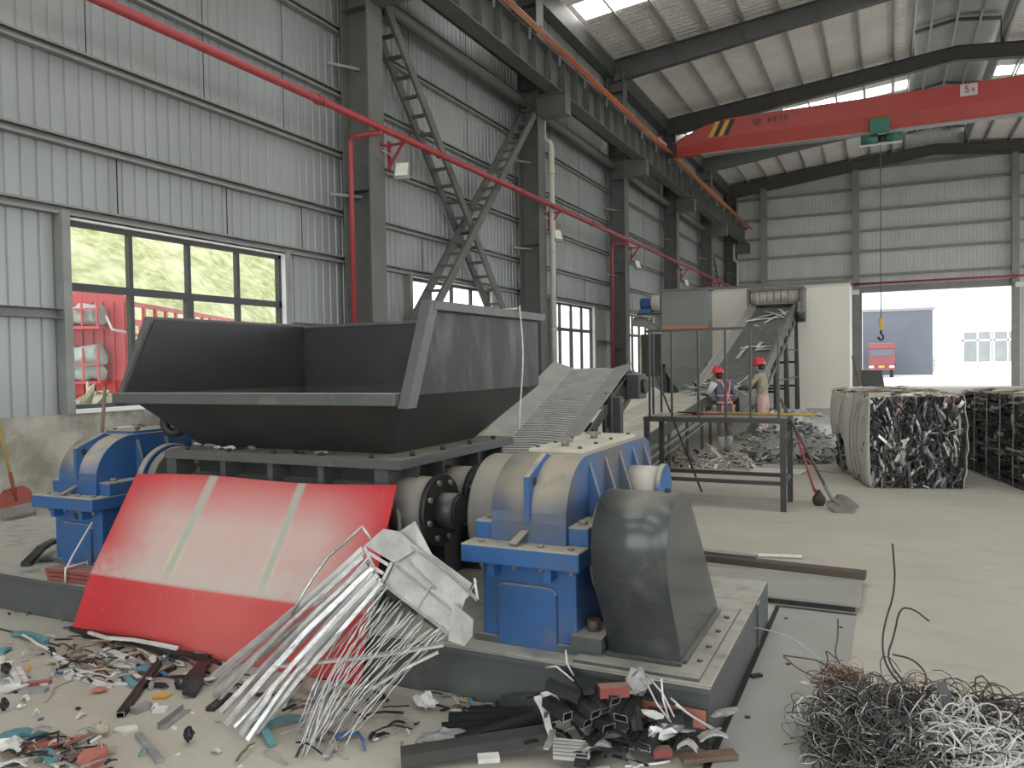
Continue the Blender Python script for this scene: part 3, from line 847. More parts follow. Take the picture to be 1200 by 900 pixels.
for x0, sx in ((-2.43, 1), (-4.70, -1)):
    fa = MB()
    fa.prism([(x0 - .005, 3.60, 1.46), (x0 - .005, 3.69, 1.46), (x0 - .005, 3.96, ZT + .02), (x0 - .005, 3.87, ZT + .02)], (.07 * sx if sx > 0 else -.03, 0, 0))
    fa.build('edge_angle', K['greyp'], t, bevel=.004)
    MB().bx(min(x0, x0 + .07 * sx), max(x0, x0 + .07 * sx), 3.9, 5.52, ZT - .035, ZT + .02).build('rim_angle', K['greyp'], t, bevel=.004)
MB().bx(-4.7, -2.43, 5.48, 5.52, ZT - .01, ZT + .015).build('rim_angle', K['greyp'], t)
MB().plate([(-2.43, 3.66, 1.53), (-2.43, 3.70, 1.53), (-2.785, 4.09, 1.15), (-2.785, 4.05, 1.15)], .012).build('corner_seam', K['greyp'], t)
MB().torus((-4.60, 3.98, 1.315), (-.35, 1, .1), .07, .034, 24, 10).build('lifting_ring', K['black'], t)
pts = []
for k in range(18):
    f = k / 17
    pts.append((-2.345 + .06 * math.sin(f * 5) * .12, 5.02 + .03 * math.sin(4 * f), 2.09 - f * .86 + (.02 if k == 0 else 0)))
ws = thing('hanging_strap', 'thin white cord hanging down the outer side of the hopper', 'cord', (-2.34, 5.02, 1.3))
MB().tube([(-2.5, 5.0, 2.085), (-2.36, 5.02, 2.09)] + pts, .006, 6).build('cord', K['white'], ws)
# crumpled film over the back edge of the hopper side
def ragged(name, label, cat, c, size, m, group=None, seed=1, n=8):
    r = random.Random(seed); mb = MB(); mb.ball(c, 1, n, 6, sq=size)
    mb.v = [(x + r.uniform(-.3, .3) * size[0], y + r.uniform(-.3, .3) * size[1], z + r.uniform(-.3, .3) * size[2]) for x, y, z in mb.v]
    mb.s = [False] * len(mb.s)
    o = mb.build(name, m, base=c); tag(o, label, cat, group); return o

# ---- gearboxes
def gearbox(ox, oy, label, right):
    t = thing('gearbox', label, 'gearbox', (ox, oy, PZ))
    bl = K['blue']
    def q(x, y, z): return (ox + x, oy + y, z)
    L = 1.72
    MB().bx(ox - .04, ox + .60, oy - .02, oy + L, PZ, PZ + .035).build('foot_plate', K['plinth'], t)
    lc = MB(); lc.prism([q(0, 0, PZ + .03), q(.52, 0, PZ + .03), q(.52, 0, .71), q(0, 0, .71)], (0, L - .1, 0)); lc.build('gear_case', bl, t, bevel=.012)
    dp = MB()
    pr = [(.10, PZ + .0), (.42, PZ + .0), (.42, .55), (.405, .575), (.38, .585), (.13, .585), (.11, .578), (.10, .56)]
    dp.prism([q(x, -.022, z) for x, z in pr], (0, .03, 0)); dp.build('access_cover', bl, t, bevel=.004)
    fl = MB(); fl.bx(ox - (.06 if right else .09), ox + .58, oy - .12, oy + L - .02, .70, .795); fl.build('joint_flange', bl, t, bevel=.008)
    for x in (.09, .40): MB().bx(ox + x - .02, ox + x + .02, oy - .08, oy, .63, .70).build('bolt_lug', bl, t)
    bo = MB()
    for x in (.03, .21, .36, .52): bo.bolt(q(x, -.06, .795), (0, 0, 1), .016, .014); bo.cyl(q(x, -.06, .67), q(x, -.06, .70), .014, n=6)
    for y in (.3, .6, .95, 1.3): bo.bolt(q(.55, y, .795), (0, 0, 1), .016, .014)
    bo.build('flange_bolts', K['drum'], t)
    r = .33
    prof = [(0, .79), (0, .90)]
    for k in range(1, 11):
        a = math.pi / 2 * k / 10
        prof.append((r - r * math.cos(a), .90 + .31 * math.sin(a)))
    prof += [(1.40, 1.21), (1.50, 1.17), (1.66, .80)]
    uc = MB(); uc.prism([q(.06, y, z) for y, z in prof], (.41, 0, 0)); 
    for k_ in range(len(uc.f)):
        if 2 <= k_ <= 11: uc.s[k_] = True
    uc.build('gear_cover', K['blued'] if right else bl, t)
    for x in (-.05, .47):
        MB().bx(ox + x, ox + x + .11, oy + .02, oy + .30, .79, .89).build('bearing_boss', bl, t, bevel=.01)
        bb = MB(); bb.bolt(q(x + .055, .1, .89), (0, 0, 1), .024, .02); bb.build('boss_bolt', K['drum'], t)
    lug = MB(); lug.prism([q(.25, -.012, .90), q(.25, -.012, 1.13), q(.25, .22, 1.225), q(.25, .3, 1.20), q(.25, .1, 1.05)], (.03, 0, 0)); lo_ = lug.build('lifting_lug', bl, t)
    MB().cyl(q(.245, .05, 1.1), q(.285, .05, 1.1), .022, n=14).build('lug_hole', K['black'], lo_)
    for sx in (0, 1):
        for y in (.34, .60, .86, 1.12, 1.36):
            xa = .47 if sx else .06; xo = .575 if sx else -.045
            g = MB(); g.prism([q(xa, y, 1.17), q(xa, y, .795), q(xo, y, .795), q(xo, y, .83)], (0, .03, 0)); g.build('gusset', K['blued'] if right else bl, t)
    cp = MB(); cp.bx(ox + .11, ox + .42, oy + .36, oy + 1.36, 1.21, 1.232); cpo = cp.build('inspection_cover', K['belt'] if right else bl, t, bevel=.003)
    cb = MB()
    for y in (.42, .68, .95, 1.3):
        for x in (.14, .39): cb.bolt(q(x, y, 1.232), (0, 0, 1), .012, .012)
    cb.build('cover_bolts', K['dark'], cpo)
    for y in (.52, 1.0):
        kb = MB(); kb.cyl(q(.265, y, 1.232), q(.265, y, 1.262), .022, n=12); kb.bx(ox + .225, ox + .305, oy + y - .018, oy + y + .018, 1.255, 1.272)
        kb.build('filler_cap', K['drum'], cpo)
    w = MB(); w.plate([q(.20, -.09, .80), q(.245, -.10, .80), q(.275, .02, .86), q(.235, .03, .86)], .01); w.build('level_gauge', K['drum'], t)
    if right:
        MB().cyl(q(.47, 1.08, .93), q(.66, 1.08, .93), .135, n=28).build('input_boss', K['belt'], t)
        c = MB(); c.cyl(q(.66, 1.08, .93), q(.69, 1.08, .93), .15, n=28)
        c.build('bearing_cap', bl, t, bevel=.006)
        MB().cyl(q(-.24, .60, .83), q(-.07, .60, .83), .335, n=40).build('output_guard', K['drum'], t, bevel=.02)
        MB().cyl(q(.55, .36, .74), q(.61, .36, .74), .27, n=36).build('coupling_disc', K['drum'], t, bevel=.01)
        fb = MB(); fb.bx(ox + .50, ox + .66, oy - .04, oy + .22, PZ + .03, PZ + .10); fbo = fb.build('anchor_block', K['plinth'], t)
        MB().cyl(q(.58, .08, PZ + .10), q(.58, .08, PZ + .155), .036, n=6).build('anchor_nut', K['rustbar'], fbo)
    else:
        MB().cyl(q(.5, .5, .83), q(.98, .5, .83), .17, n=32).build('output_sleeve', K['drum'], t)
        MB().cyl(q(.62, .5, .83), q(.68, .5, .83), .30, n=36).build('coupling_disc', bl, t, bevel=.01)
        MB().cyl(q(.70, .5, .83), q(.78, .5, .83), .28, n=36).build('coupling_disc', K['drum'], t, bevel=.01)
        pl = MB(); pl.cyl(q(.27, -.02, .64), q(.27, .0, .64), .024, n=12); pl.build('drain_plug', K['black'], t)
    return t
gearbox(-1.90, 3.56, 'large dusty blue gearbox at the right of the shredder, beside the grey belt guard', True)
gearbox(-5.62, 3.76, 'blue gearbox at the left end of the shredder, beside the leaning red sheet', False)

# ---- belt guard
t = thing('belt_guard', 'rounded dark grey sheet metal belt guard beside the right blue gearbox', 'guard', (-1.05, 3.9, PZ))
pf = [(3.58, PZ + .014), (3.53, .42), (3.45, .55), (3.38, .66), (3.345, .76), (3.335, .86), (3.35, .93), (3.38, .985), (3.43, 1.035), (3.49, 1.07), (3.56, 1.087), (3.64, 1.085), (3.72, 1.06), (3.80, 1.01), (3.90, .91), (4.05, .75), (4.22, .56), (4.46, PZ + .014)]
for _ in range(2):
    pf = [pf[0]] + [p for a, b in zip(pf[:-1], pf[1:]) for p in ((a[0] * .75 + b[0] * .25, a[1] * .75 + b[1] * .25), (a[0] * .25 + b[0] * .75, a[1] * .25 + b[1] * .75))] + [pf[-1]]
g = MB(); g.prism([(-1.22, y, z) for y, z in pf], (.35, 0, 0), 0, True)
g.build('cover_shell', K['guard'], t)
MB().bx(-1.23, -.865, 3.55, 3.60, PZ + .012, PZ + .03).build('foot_flange', K['guard'], t)
MB().bx(-.874, -.85, 3.6, 4.44, PZ + .012, PZ + .03).build('foot_flange', K['guard'], t)
b = MB(); b.bolt((-.93, 3.60, 1.088), (0, -.2, 1), .014, .014); b.bolt((-1.16, 3.74, 1.05), (0, .4, 1), .014, .014); b.build('cover_screw', K['black'], t)

# ---- red sheet leaning on the shredder
sw = MB()
nu, nv = 14, 12
C00, C10 = V((-4.80, 3.30, .005)), V((-2.52, 3.335, .005))
C01, C11 = V((-4.64, 3.70, .985)), V((-2.53, 3.72, 1.01))
r = random.Random(4)
vs = []
for j in range(nv + 1):
    for i in range(nu + 1):
        a, c = i / nu, j / nv
        p = C00.lerp(C10, a).lerp(C01.lerp(C11, a), c)
        bow = -.05 * (1 - abs(c - .36) / .64) if c > .36 else -.05 * c / .36
        bow += .03 * math.sin(a * 3.1) * (c - .36 if c > .36 else 0)
        p += V((0, bow + .006 * math.sin(9 * a + 4 * c), (.012 * math.sin(7 * a) if j == nv else 0)))
        vs.append(p)
fs = [(j * (nu + 1) + i, j * (nu + 1) + i + 1, (j + 1) * (nu + 1) + i + 1, (j + 1) * (nu + 1) + i) for j in range(nv) for i in range(nu)]
sw.add(vs, fs, 0, False)
o = sw.build('metal_sheet', K['sheet'], base=(-3.6, 3.5, 0)); md = o.modifiers.new('th', 'SOLIDIFY'); md.thickness = .006; md.offset = 0
tag(o, 'large faded red metal sheet leaning against the front of the shredder', 'sheet')

# ---- first conveyor (apron)
AZ = -.045
t = thing('apron_conveyor', 'short grey slatted conveyor rising behind the right blue gearbox', 'conveyor', (-3.0, 7, 0))
def c1(x, y, h): return V((x + AZ * (y - 6.8), y, 1.02 + .34 * (y - 6.8) + h))
YA, YB1 = 5.35, 8.78
bl = MB(); bl.prism([c1(-3.32, YA, -.07), c1(-2.78, YA, -.07), c1(-2.78, YA, -.1), c1(-3.32, YA, -.1)], c1(0, YB1, 0) - c1(0, YA, 0))
bo_ = bl.build('belt', K['beltd'], t)
sl = MB()
n = 62
for i in range(n):
    y = YA + .05 + (YB1 - YA - .1) * i / (n - 1)
    sl.bar(c1(-3.32, y, -.066), c1(-3.05, y + .03, -.066), .034, .016, up=(0, -.3, 1)); sl.bar(c1(-3.05, y + .03, -.066), c1(-2.78, y, -.066), .034, .016, up=(0, -.3, 1))
so_ = sl.build('slat_ridges', K['slat'], bo_); so_['kind'] = 'stuff'
d = c1(0, YB1, 0) - c1(0, YA, 0)
for xo, xi, ho_, hi_ in ((-3.56, -3.30, .03, -.065), (-2.585, -2.80, -.005, -.06)):
    s = MB(); s.prism([c1(xo, YA, ho_), c1(xi, YA, hi_), c1(xi, YA, hi_ - .015), c1(xo, YA, ho_ - .015)], d); s.build('skirt_plate', K['skirt'], t)
for x in (-3.5, -2.64):
    f = MB(); f.prism([c1(x, YA, -.13), c1(x + .03, YA, -.13), c1(x + .03, YA, -.22), c1(x, YA, -.22)], d)
    f.prism([c1(x, 6.5, -.38), c1(x + .04, 6.5, -.38), c1(x + .04, 6.5, -.44), c1(x, 6.5, -.44)], c1(0, YB1, 0) - c1(0, 6.5, 0))
    f.build('frame_beam', K['dark'], t)
    for y in (6.9, 7.3, 7.75, 8.2, 8.7):
        MB().bar(c1(x + .02, y, -.14), c1(x + .02, y, -.42), .035, up=(0, 1, 0)).build('frame_strut', K['dark'], t)
for y in (6.9, 7.6, 8.3): MB().cyl(c1(-3.45, y, -.26), c1(-2.66, y, -.26), .05, n=14).build('return_roller', K['black'], t)
MB().cyl(c1(-3.45, YB1 - .05, -.16), c1(-2.55, YB1 - .05, -.16), .09, n=18).build('head_shaft', K['dark'], t)
xq = atY(724, 490, 7.55); MB().bx(xq.x - .04, xq.x + .04, 7.5, 7.6, 0, atY(724, 465, 7.55).z).build('support_post', K['dark'], t)
MB().bar((xq.x - .3, 7.55, .95), (xq.x, 7.55, .95), .06).build('post_brace', K['dark'], t)
m = MB(); m.bx(-2.66, -2.5, 8.5, 8.78, 1.28, 1.56); mo_ = m.build('drive_housing', K['dark'], t, bevel=.015)
MB().cyl((-2.5, 8.64, 1.42), (-2.46, 8.64, 1.42), .08, n=20).build('sprocket', K['black'], mo_)
for x, y in ((-2.66, 7.9), (-3.58, 7.9), (-2.68, 6.5), (-3.5, 6.5)):
    MB().bx(x - .035, x + .035, y - .035, y + .035, 0, 1.02 + .34 * (y - 6.8) - .02 if y > 7 else 1.02 + .34 * (y - 6.8) - .2).build('leg', K['dark'], t)

# ---- second conveyor (sorting belt)
t = thing('sorting_conveyor', 'long dusty beige belt conveyor running towards the two workers', 'conveyor', (-3.4, 12, 0))
def c2(x, y, h): return V((x + AZ * (y - 10.2), y, .688 + .0605 * (y - 10.2) + h))
YA, YB2 = 8.4, 16.0
d = c2(0, YB2, 0) - c2(0, YA, 0)
b = MB(); b.prism([c2(-3.98, YA, 0), c2(-2.97, YA, 0), c2(-2.97, YA, -.03), c2(-3.98, YA, -.03)], d); b.build('belt', K['belt'], t)
s = MB(); s.prism([c2(-4.13, YA, .13), c2(-3.95, YA, .005), c2(-3.95, YA, -.012), c2(-4.13, YA, .115)], d); s.build('skirt_plate', K['belt'], t)
s = MB(); s.prism([c2(-3.56, YA, .002), c2(-3.545, YA, .012), c2(-3.53, YA, .002)], d); s.build('belt_seam', K['belt'], t)
for x in (-4.05, -2.99):
    f = MB(); f.prism([c2(x, YA, -.005), c2(x + .04, YA, -.005), c2(x + .04, YA, -.2), c2(x, YA, -.2)], d); f.build('frame_beam', K['dark'], t)
    f = MB(); f.prism([c2(x, YA, -.33), c2(x + .05, YA, -.33), c2(x + .05, YA, -.37), c2(x, YA, -.37)], d); f.build('guide_rail', K['chrome'], t)
    f = MB(); f.prism([c2(x, YA, -.46), c2(x + .05, YA, -.46), c2(x + .05, YA, -.49), c2(x, YA, -.49)], d); f.build('guide_rail', K['chrome'], t)
    for y in (8.9, 10.4, 11.9, 13.4, 14.9, 15.9):
        z = c2(0, y, 0).z
        MB().bx(c2(x, y, 0).x, c2(x, y, 0).x + .05, y - .03, y + .03, 0, z - .08).build('leg', K['greyp'], t)
for k in range(9): MB().cyl(c2(-4.0, 8.7 + .85 * k, -.12), c2(-2.98, 8.7 + .85 * k, -.12), .04, n=12).build('idler_roller', K['black'], t)

# ---- third conveyor (steep)
t = thing('incline_conveyor', 'steep grey belt conveyor climbing in front of the cream enclosure', 'conveyor', (-3.4, 22, 0))
path = [(16.4, .80), (18.6, .86), (28.0, 3.52)]
def c3(x, k, h): return V((x, path[k][0], path[k][1] + h))
XL, XRr = -4.16, -2.78
b = MB()
for k in range(2):
    b.prism([c3(XL + .1, k, 0), c3(XRr - .1, k, 0), c3(XRr - .1, k, -.03), c3(XL + .1, k, -.03)], c3(0, k + 1, 0) - c3(0, k, 0))
b.build('belt', K['beltg'], t)
for xo, xi in ((XL - .08, XL + .14), (XRr + .05, XRr - .12)):
    s = MB()
    for k in range(2): s.prism([c3(xo, k, .17), c3(xi, k, .01), c3(xi, k, -.01), c3(xo, k, .15)], c3(0, k + 1, 0) - c3(0, k, 0))
    s.build('skirt_plate', K['skirt'], t)
for x in (XL - .05, XRr):
    f = MB()
    for k in range(2): f.prism([c3(x, k, .12), c3(x + .05, k, .12), c3(x + .05, k, -.16), c3(x, k, -.16)], c3(0, k + 1, 0) - c3(0, k, 0))
    f.prism([(x, 19.4, .72), (x + .06, 19.4, .72), (x + .06, 19.4, .62), (x, 19.4, .62)], (0, 8.2, 2.32))
    f.build('frame_beam', K['dark'], t)
    for i in range(8):
        y = 19.6 + i; z = .86 + (y - 18.6) * .283
        MB().bar((x + .03, y, z - .1), (x + .03, y, z - .42), .05, up=(0, 1, 0)).build('frame_strut', K['dark'], t)
    for y0, z0 in ((22.2, 1.7), (24.6, 2.4), (27.6, 3.2)):
        for dy in (0, .75):
            MB().bar((x + .03, y0 + dy * .25, z0), (x + .03 + .0, y0 + dy, 0), .08, up=(0, 1, 0)).build('leg', K['dark'], t)
        for zz in (.8, 1.6):
            if zz < z0 - .2: MB().bar((XL, y0 + .5, zz), (XRr, y0 + .5, zz), .06).build('cross_bar', K['dark'], t)
    MB().bar((x + .03, 22.6, 1.1), (x + .03, 28.2, 1.1), .05).build('tie_bar', K['dark'], t)
    MB().bar((x + .03, 24.9, 2.0), (x + .03, 28.2, 2.0), .05).build('tie_bar', K['dark'], t)
hd = MB()
r = random.Random(3)
prof = []
n = 80
for i in range(n + 1):
    a = i / n
    prof.append((XL - .05 + (XRr - XL + .3) * a, 27.75 + .018 * math.sin(a * 48) + .012 * math.sin(a * 90), 0))
vs = [(x, y, 3.62 + .03 * math.sin(x * 7)) for x, y, _ in prof] + [(x, y - .1, 4.02) for x, y, _ in prof]
hd.add(vs, [(i, i + 1, n + 2 + i, n + 1 + i) for i in range(n)], 0, True)
ho2 = hd.build('rubber_curtain', K['wrap'], t); md = ho2.modifiers.new('th', 'SOLIDIFY'); md.thickness = .02
f = MB(); f.bx(XL - .15, XRr + .3, 27.5, 28.5, 4.02, 4.12); f.bx(XL - .15, XL - .08, 27.5, 28.5, 3.5, 4.05); f.bx(XRr + .2, XRr + .28, 27.5, 28.5, 3.1, 4.05); f.build('hood', K['drum'], t)
MB().cyl((XL, 28.0, 3.4), (XRr, 28.0, 3.4), .18, n=18).build('head_drum', K['dark'], t)
m = MB(); m.cyl((XRr + .05, 27.5, 3.1), (XRr + .35, 27.5, 3.1), .18, n=16); m.build('drive_motor', K['dark'], t)

# ---- cream enclosure, grey bin, motor, duct
t = thing('enclosure', 'cream panelled box room standing behind the steep conveyor', 'enclosure', (-3.5, 30, 0))
EX0, EX1, EY0, EY1, EZ = -6.6, -1.16, 28.75, 31.2, 4.25
b = MB(); b.bx(EX0, EX1, EY0, EY1, 0, EZ); b.build('panel_shell', K['panelw'], t)
x = EX0
while x < EX1 - .2:
    MB().bx(x - .012, x + .012, EY0 - .008, EY0, 0, EZ).build('panel_joint', K['panelw'], t); x += 1.36
MB().bx(EX0 - .05, EX1 + .02, EY0 - .06, EY1 + .02, EZ, EZ + .1).build('roof_edge', K['drum'], t)
MB().bx(EX1 - .02, EX1 + .012, EY0 - .012, EY0 + .05, 0, EZ).build('corner_trim', K['facade'], t)

t = thing('dust_bin', 'grey sheet metal bin with a red stripe left of the cream enclosure', 'bin', (-6.0, 26, 0))
b = MB(); b.bx(-6.7, -5.2, 25.4, 26.1, 1.5, 3.98); b.build('bin_shell', K['panelg'], t)
lo = MB(); lo.add([(-6.7, 25.4, 1.5), (-5.2, 25.4, 1.5), (-5.2, 26.1, 1.5), (-6.7, 26.1, 1.5), (-6.2, 25.6, .7), (-5.7, 25.6, .7), (-5.7, 25.9, .7), (-6.2, 25.9, .7)], [(0, 1, 5, 4), (1, 2, 6, 5), (2, 3, 7, 6), (3, 0, 4, 7), (4, 5, 6, 7)]); lo.build('discharge_cone', K['panelg'], t)
MB().bx(-6.72, -5.18, 25.37, 25.4, 2.74, 2.83).build('red_stripe', K['orange'], t)
MB().bx(-6.75, -5.15, 25.35, 26.15, 3.98, 4.05).build('bin_rim', K['drum'], t)
MB().bx(-6.72, -5.18, 25.38, 25.4, 2.05, 2.07).build('seam_rib', K['panelg'], t)
for x in (-6.65, -5.25):
    for y in (25.45, 26.05): MB().bx(x - .05, x + .05, y - .05, y + .05, 0, 1.6).build('leg', K['dark'], t)
t = thing('fan_motor', 'blue electric motor with a cream drum mounted beside the grey bin', 'motor', (-7.1, 25.6, 3.3))
b = MB(); b.cyl((-7.42, 25.5, 3.62), (-7.05, 25.5, 3.62), .17, n=20)
for k in range(7): b.cyl((-7.4 + .05 * k, 25.5, 3.62), (-7.385 + .05 * k, 25.5, 3.62), .195, n=20)
b.build('motor_body', K['bluesc'], t)
b = MB(); b.bx(-7.45, -7.05, 25.35, 25.65, 3.3, 3.45); b.build('motor_foot', K['bluesc'], t)
MB().cyl((-7.02, 25.5, 3.62), (-6.75, 25.5, 3.62), .27, n=24).build('drum_cover', K['belt'], t, bevel=.01)
MB().bx(-7.5, -6.7, 25.3, 25.7, 3.24, 3.3).build('shelf_bracket', K['dark'], t)
t = thing('air_duct', 'curved grey sheet duct and upright pipe left of the grey bin', 'duct', (-7.0, 25.6, 0))
MB().tube([(-7.7, 25.6, 3.05), (-7.3, 25.6, 3.0), (-6.95, 25.6, 2.75), (-6.9, 25.6, 2.2), (-6.9, 25.6, 0)], .16, 14).build('duct_run', K['panelg'], t)
MB().tube([(-7.5, 25.9, 2.6), (-7.5, 25.9, 0)], .1, 12).build('upright_pipe', K['pipew'], t)
MB().bx(-7.4, -6.8, 25.4, 25.5, 1.2, 2.6).build('dark_support', K['dark'], t)

# ---- steel stand with railing
t = thing('steel_platform', 'dark steel stand with a tall railing in the middle of the floor', 'platform', (-1.8, 9.45, 0))
SX0, SX1, SY0, SY1, SZ = -2.60, -1.05, 9.12, 9.80, 1.04
for x in (SX0, SX1):
    for y in (SY0, SY1): MB().bx(x - .03, x + .03, y - .03, y + .03, 0, SZ - .055).build('post', K['dark'], t)
f = MB()
for y in (SY0, SY1): f.bx(SX0 - .035, SX1 + .035, y - .03, y + .03, SZ - .055, SZ)
for x in (SX0, SX1): f.bx(x - .03, x + .03, SY0, SY1, SZ - .054, SZ - .001)
f.build('deck_frame', K['dark'], t)
MB().bx(SX0, SX1, SY0, SY1, SZ, SZ + .008).build('deck', K['greyp'], t)
f = MB()
for y in (SY0, SY1): f.bx(SX0, SX1, y - .02, y + .02, .29, .335)
for x in (SX0, SX1): f.bx(x - .02, x + .02, SY0, SY1, .29, .335)
f.bar((SX1, SY0, .72), (SX1, SY1, .80), .03, .1)
f.build('leg_frame', K['dark'], t)
f = MB(); f.bar((SX0, SY0, 2.06), (SX1, SY0, 2.06), .03); f.bar((SX0, SY0, 2.06), (SX0, SY1, 2.06), .03); f.build('handrail', K['dark'], t)
for u in (761, 787, 818, 850, 879, 912):
    x = atY(u, 430, SY0).x; MB().bx(x - .012, x + .012, SY0 - .012, SY0 + .012, SZ, 2.05).build('baluster', K['dark'], t)
for y in (9.42, 9.8): MB().bx(SX0 - .012, SX0 + .012, y - .012, y + .012, SZ, 2.05).build('baluster', K['dark'], t)

def rodthing(name, label, cat, p, q, r, m, n=8, **k):
    mb = MB(); mb.cyl(p, q, r, n=n); o = mb.build(name, m, base=(V(p) + V(q)) / 2); return tag(o, label, cat, **k)
rodthing('steel_rod', 'thin black rod leaning diagonally through the steel stand', 'rod', (-2.16, 10.08, .01), atY(764, 428, 9.86), .012, K['black'])

def shovel(label, tip, top, up, hm, bm, bw=.24, bl_=.30, bm2=None, neck=None):
    """long handled shovel: blade tip on the ground, handle end at top"""
    tip, top = V(tip), V(top)
    d = ((V(neck) if neck is not None else top) - tip).normalized(); s = d.cross(V(up)).normalized(); nrm = s.cross(d).normalized()
    t = thing('shovel', label, 'shovel', tip)
    nb, mb_ = 6, 7
    vs = []
    for j in range(mb_ + 1):
        v = j / mb_
        wv = bw / 2 * (1 if v < .8 else 1 - (v - .8) * 2.2) * (.93 if v == 0 else 1)
        for i in range(nb + 1):
            a = i / nb * 2 - 1
            vs.append(tip + d * (bl_ * v) + s * (wv * a) + nrm * (.035 * a * a * (.3 + .7 * v) - .02 * v))
    fs = [(j * (nb + 1) + i, j * (nb + 1) + i + 1, (j + 1) * (nb + 1) + i + 1, (j + 1) * (nb + 1) + i) for j in range(mb_) for i in range(nb)]
    b = MB(); b.add(vs, fs, 0, True); b.m = [1 if (bm2 is not None and i < len(fs) * .42) else 0 for i in range(len(fs))]; o = b.build('blade', [bm, bm2 or bm], t); md = o.modifiers.new('th', 'SOLIDIFY'); md.thickness = .004
    hb0 = tip + d * (bl_ + .02); hd = (top - hb0).normalized()
    k = MB(); k.tube([tip + d * (bl_ * .55) - nrm * .012, hb0, hb0 + hd * .16], .018, 10, radii=[.012, .02, .02]); k.build('socket', bm, t)
    MB().cyl(hb0 + hd * .1, top, .016, n=10).build('handle', hm, t)
    return t
K['shred'] = mat('red_shovel_blade', (.26, .06, .04), (.2, .05, .04), 5, .6, .2)
shovel('grey shovel with a brown handle leaning against the right of the steel stand', atZ(997, 601, .012), atY(914, 467, 9.50), (-.35, -.5, 1), K['rustbar'], K['shovelg'], .25, .32, None, atZ(966, 577, .17))
def brush():
    tip = V((-.72, 9.66, .0)); top = atY(930, 498, 9.84)
    t = thing('round_brush', 'red long handled tool with a round brown head beside the grey shovel', 'brush', tip)
    b = MB(); b.lathe([(.01, 0), (.055, .0), (.085, .045), (.088, .08), (.075, .12), (.045, .15), (.02, .2)], tip, (0, 0, 1), 18); b.v = [((x - tip.x) * .85 + tip.x, (y - tip.y) * .85 + tip.y, z * .9) for x, y, z in b.v]; b.build('head', K['brushh'], t)
    b = MB(); b.cyl(tip + V((0, 0, .12)), tip.lerp(top, .2), .035, .016, n=10); b.build('ferrule', K['redpipe'], t)
    MB().cyl(tip.lerp(top, .17), top, .013, n=8).build('handle', K['redpipe'], t)
brush()
tp_, tq = atY(806, 489, 9.42), V((0, 0, 0))
s0 = V((-2.28, 9.4, SZ + .03)); s1 = V((atY(955, 491, 9.3).x, 9.3, SZ + .035))
shovel('red shovel with a long yellow handle lying across the top of the steel stand', s0, s1, (0, .1, 1), K['yelh'], K['redsc'], .2, .3)
rodthing('green_bar', 'dark green bar lying on the deck of the steel stand', 'bar', (-2.1, 9.66, SZ + .022), (-1.55, 9.66, SZ + .022), .014, K['green'])
shovel('red and grey shovel leaning against the concrete wall at the far left', (-9.02, 5.62, .01), (-9.31, 5.57, 1.2), (1, -.5, .1), K['yelh'], K['shred'], .34, .36, K['shovelg'])
rodthing('wooden_pole', 'brown wooden pole leaning on the window sill behind the left gearbox', 'pole', (-8.35, 6.1, .0), (-9.26, 6.93, 1.47), .022, K['brown'])
t = thing('concrete_block', 'short grey concrete block standing against the wall behind the left gearbox', 'block', (-9.1, 7.1, 0))
MB().bx(-9.33, -9.05, 6.95, 7.3, 0, .95).build('block', K['concrete'], t)
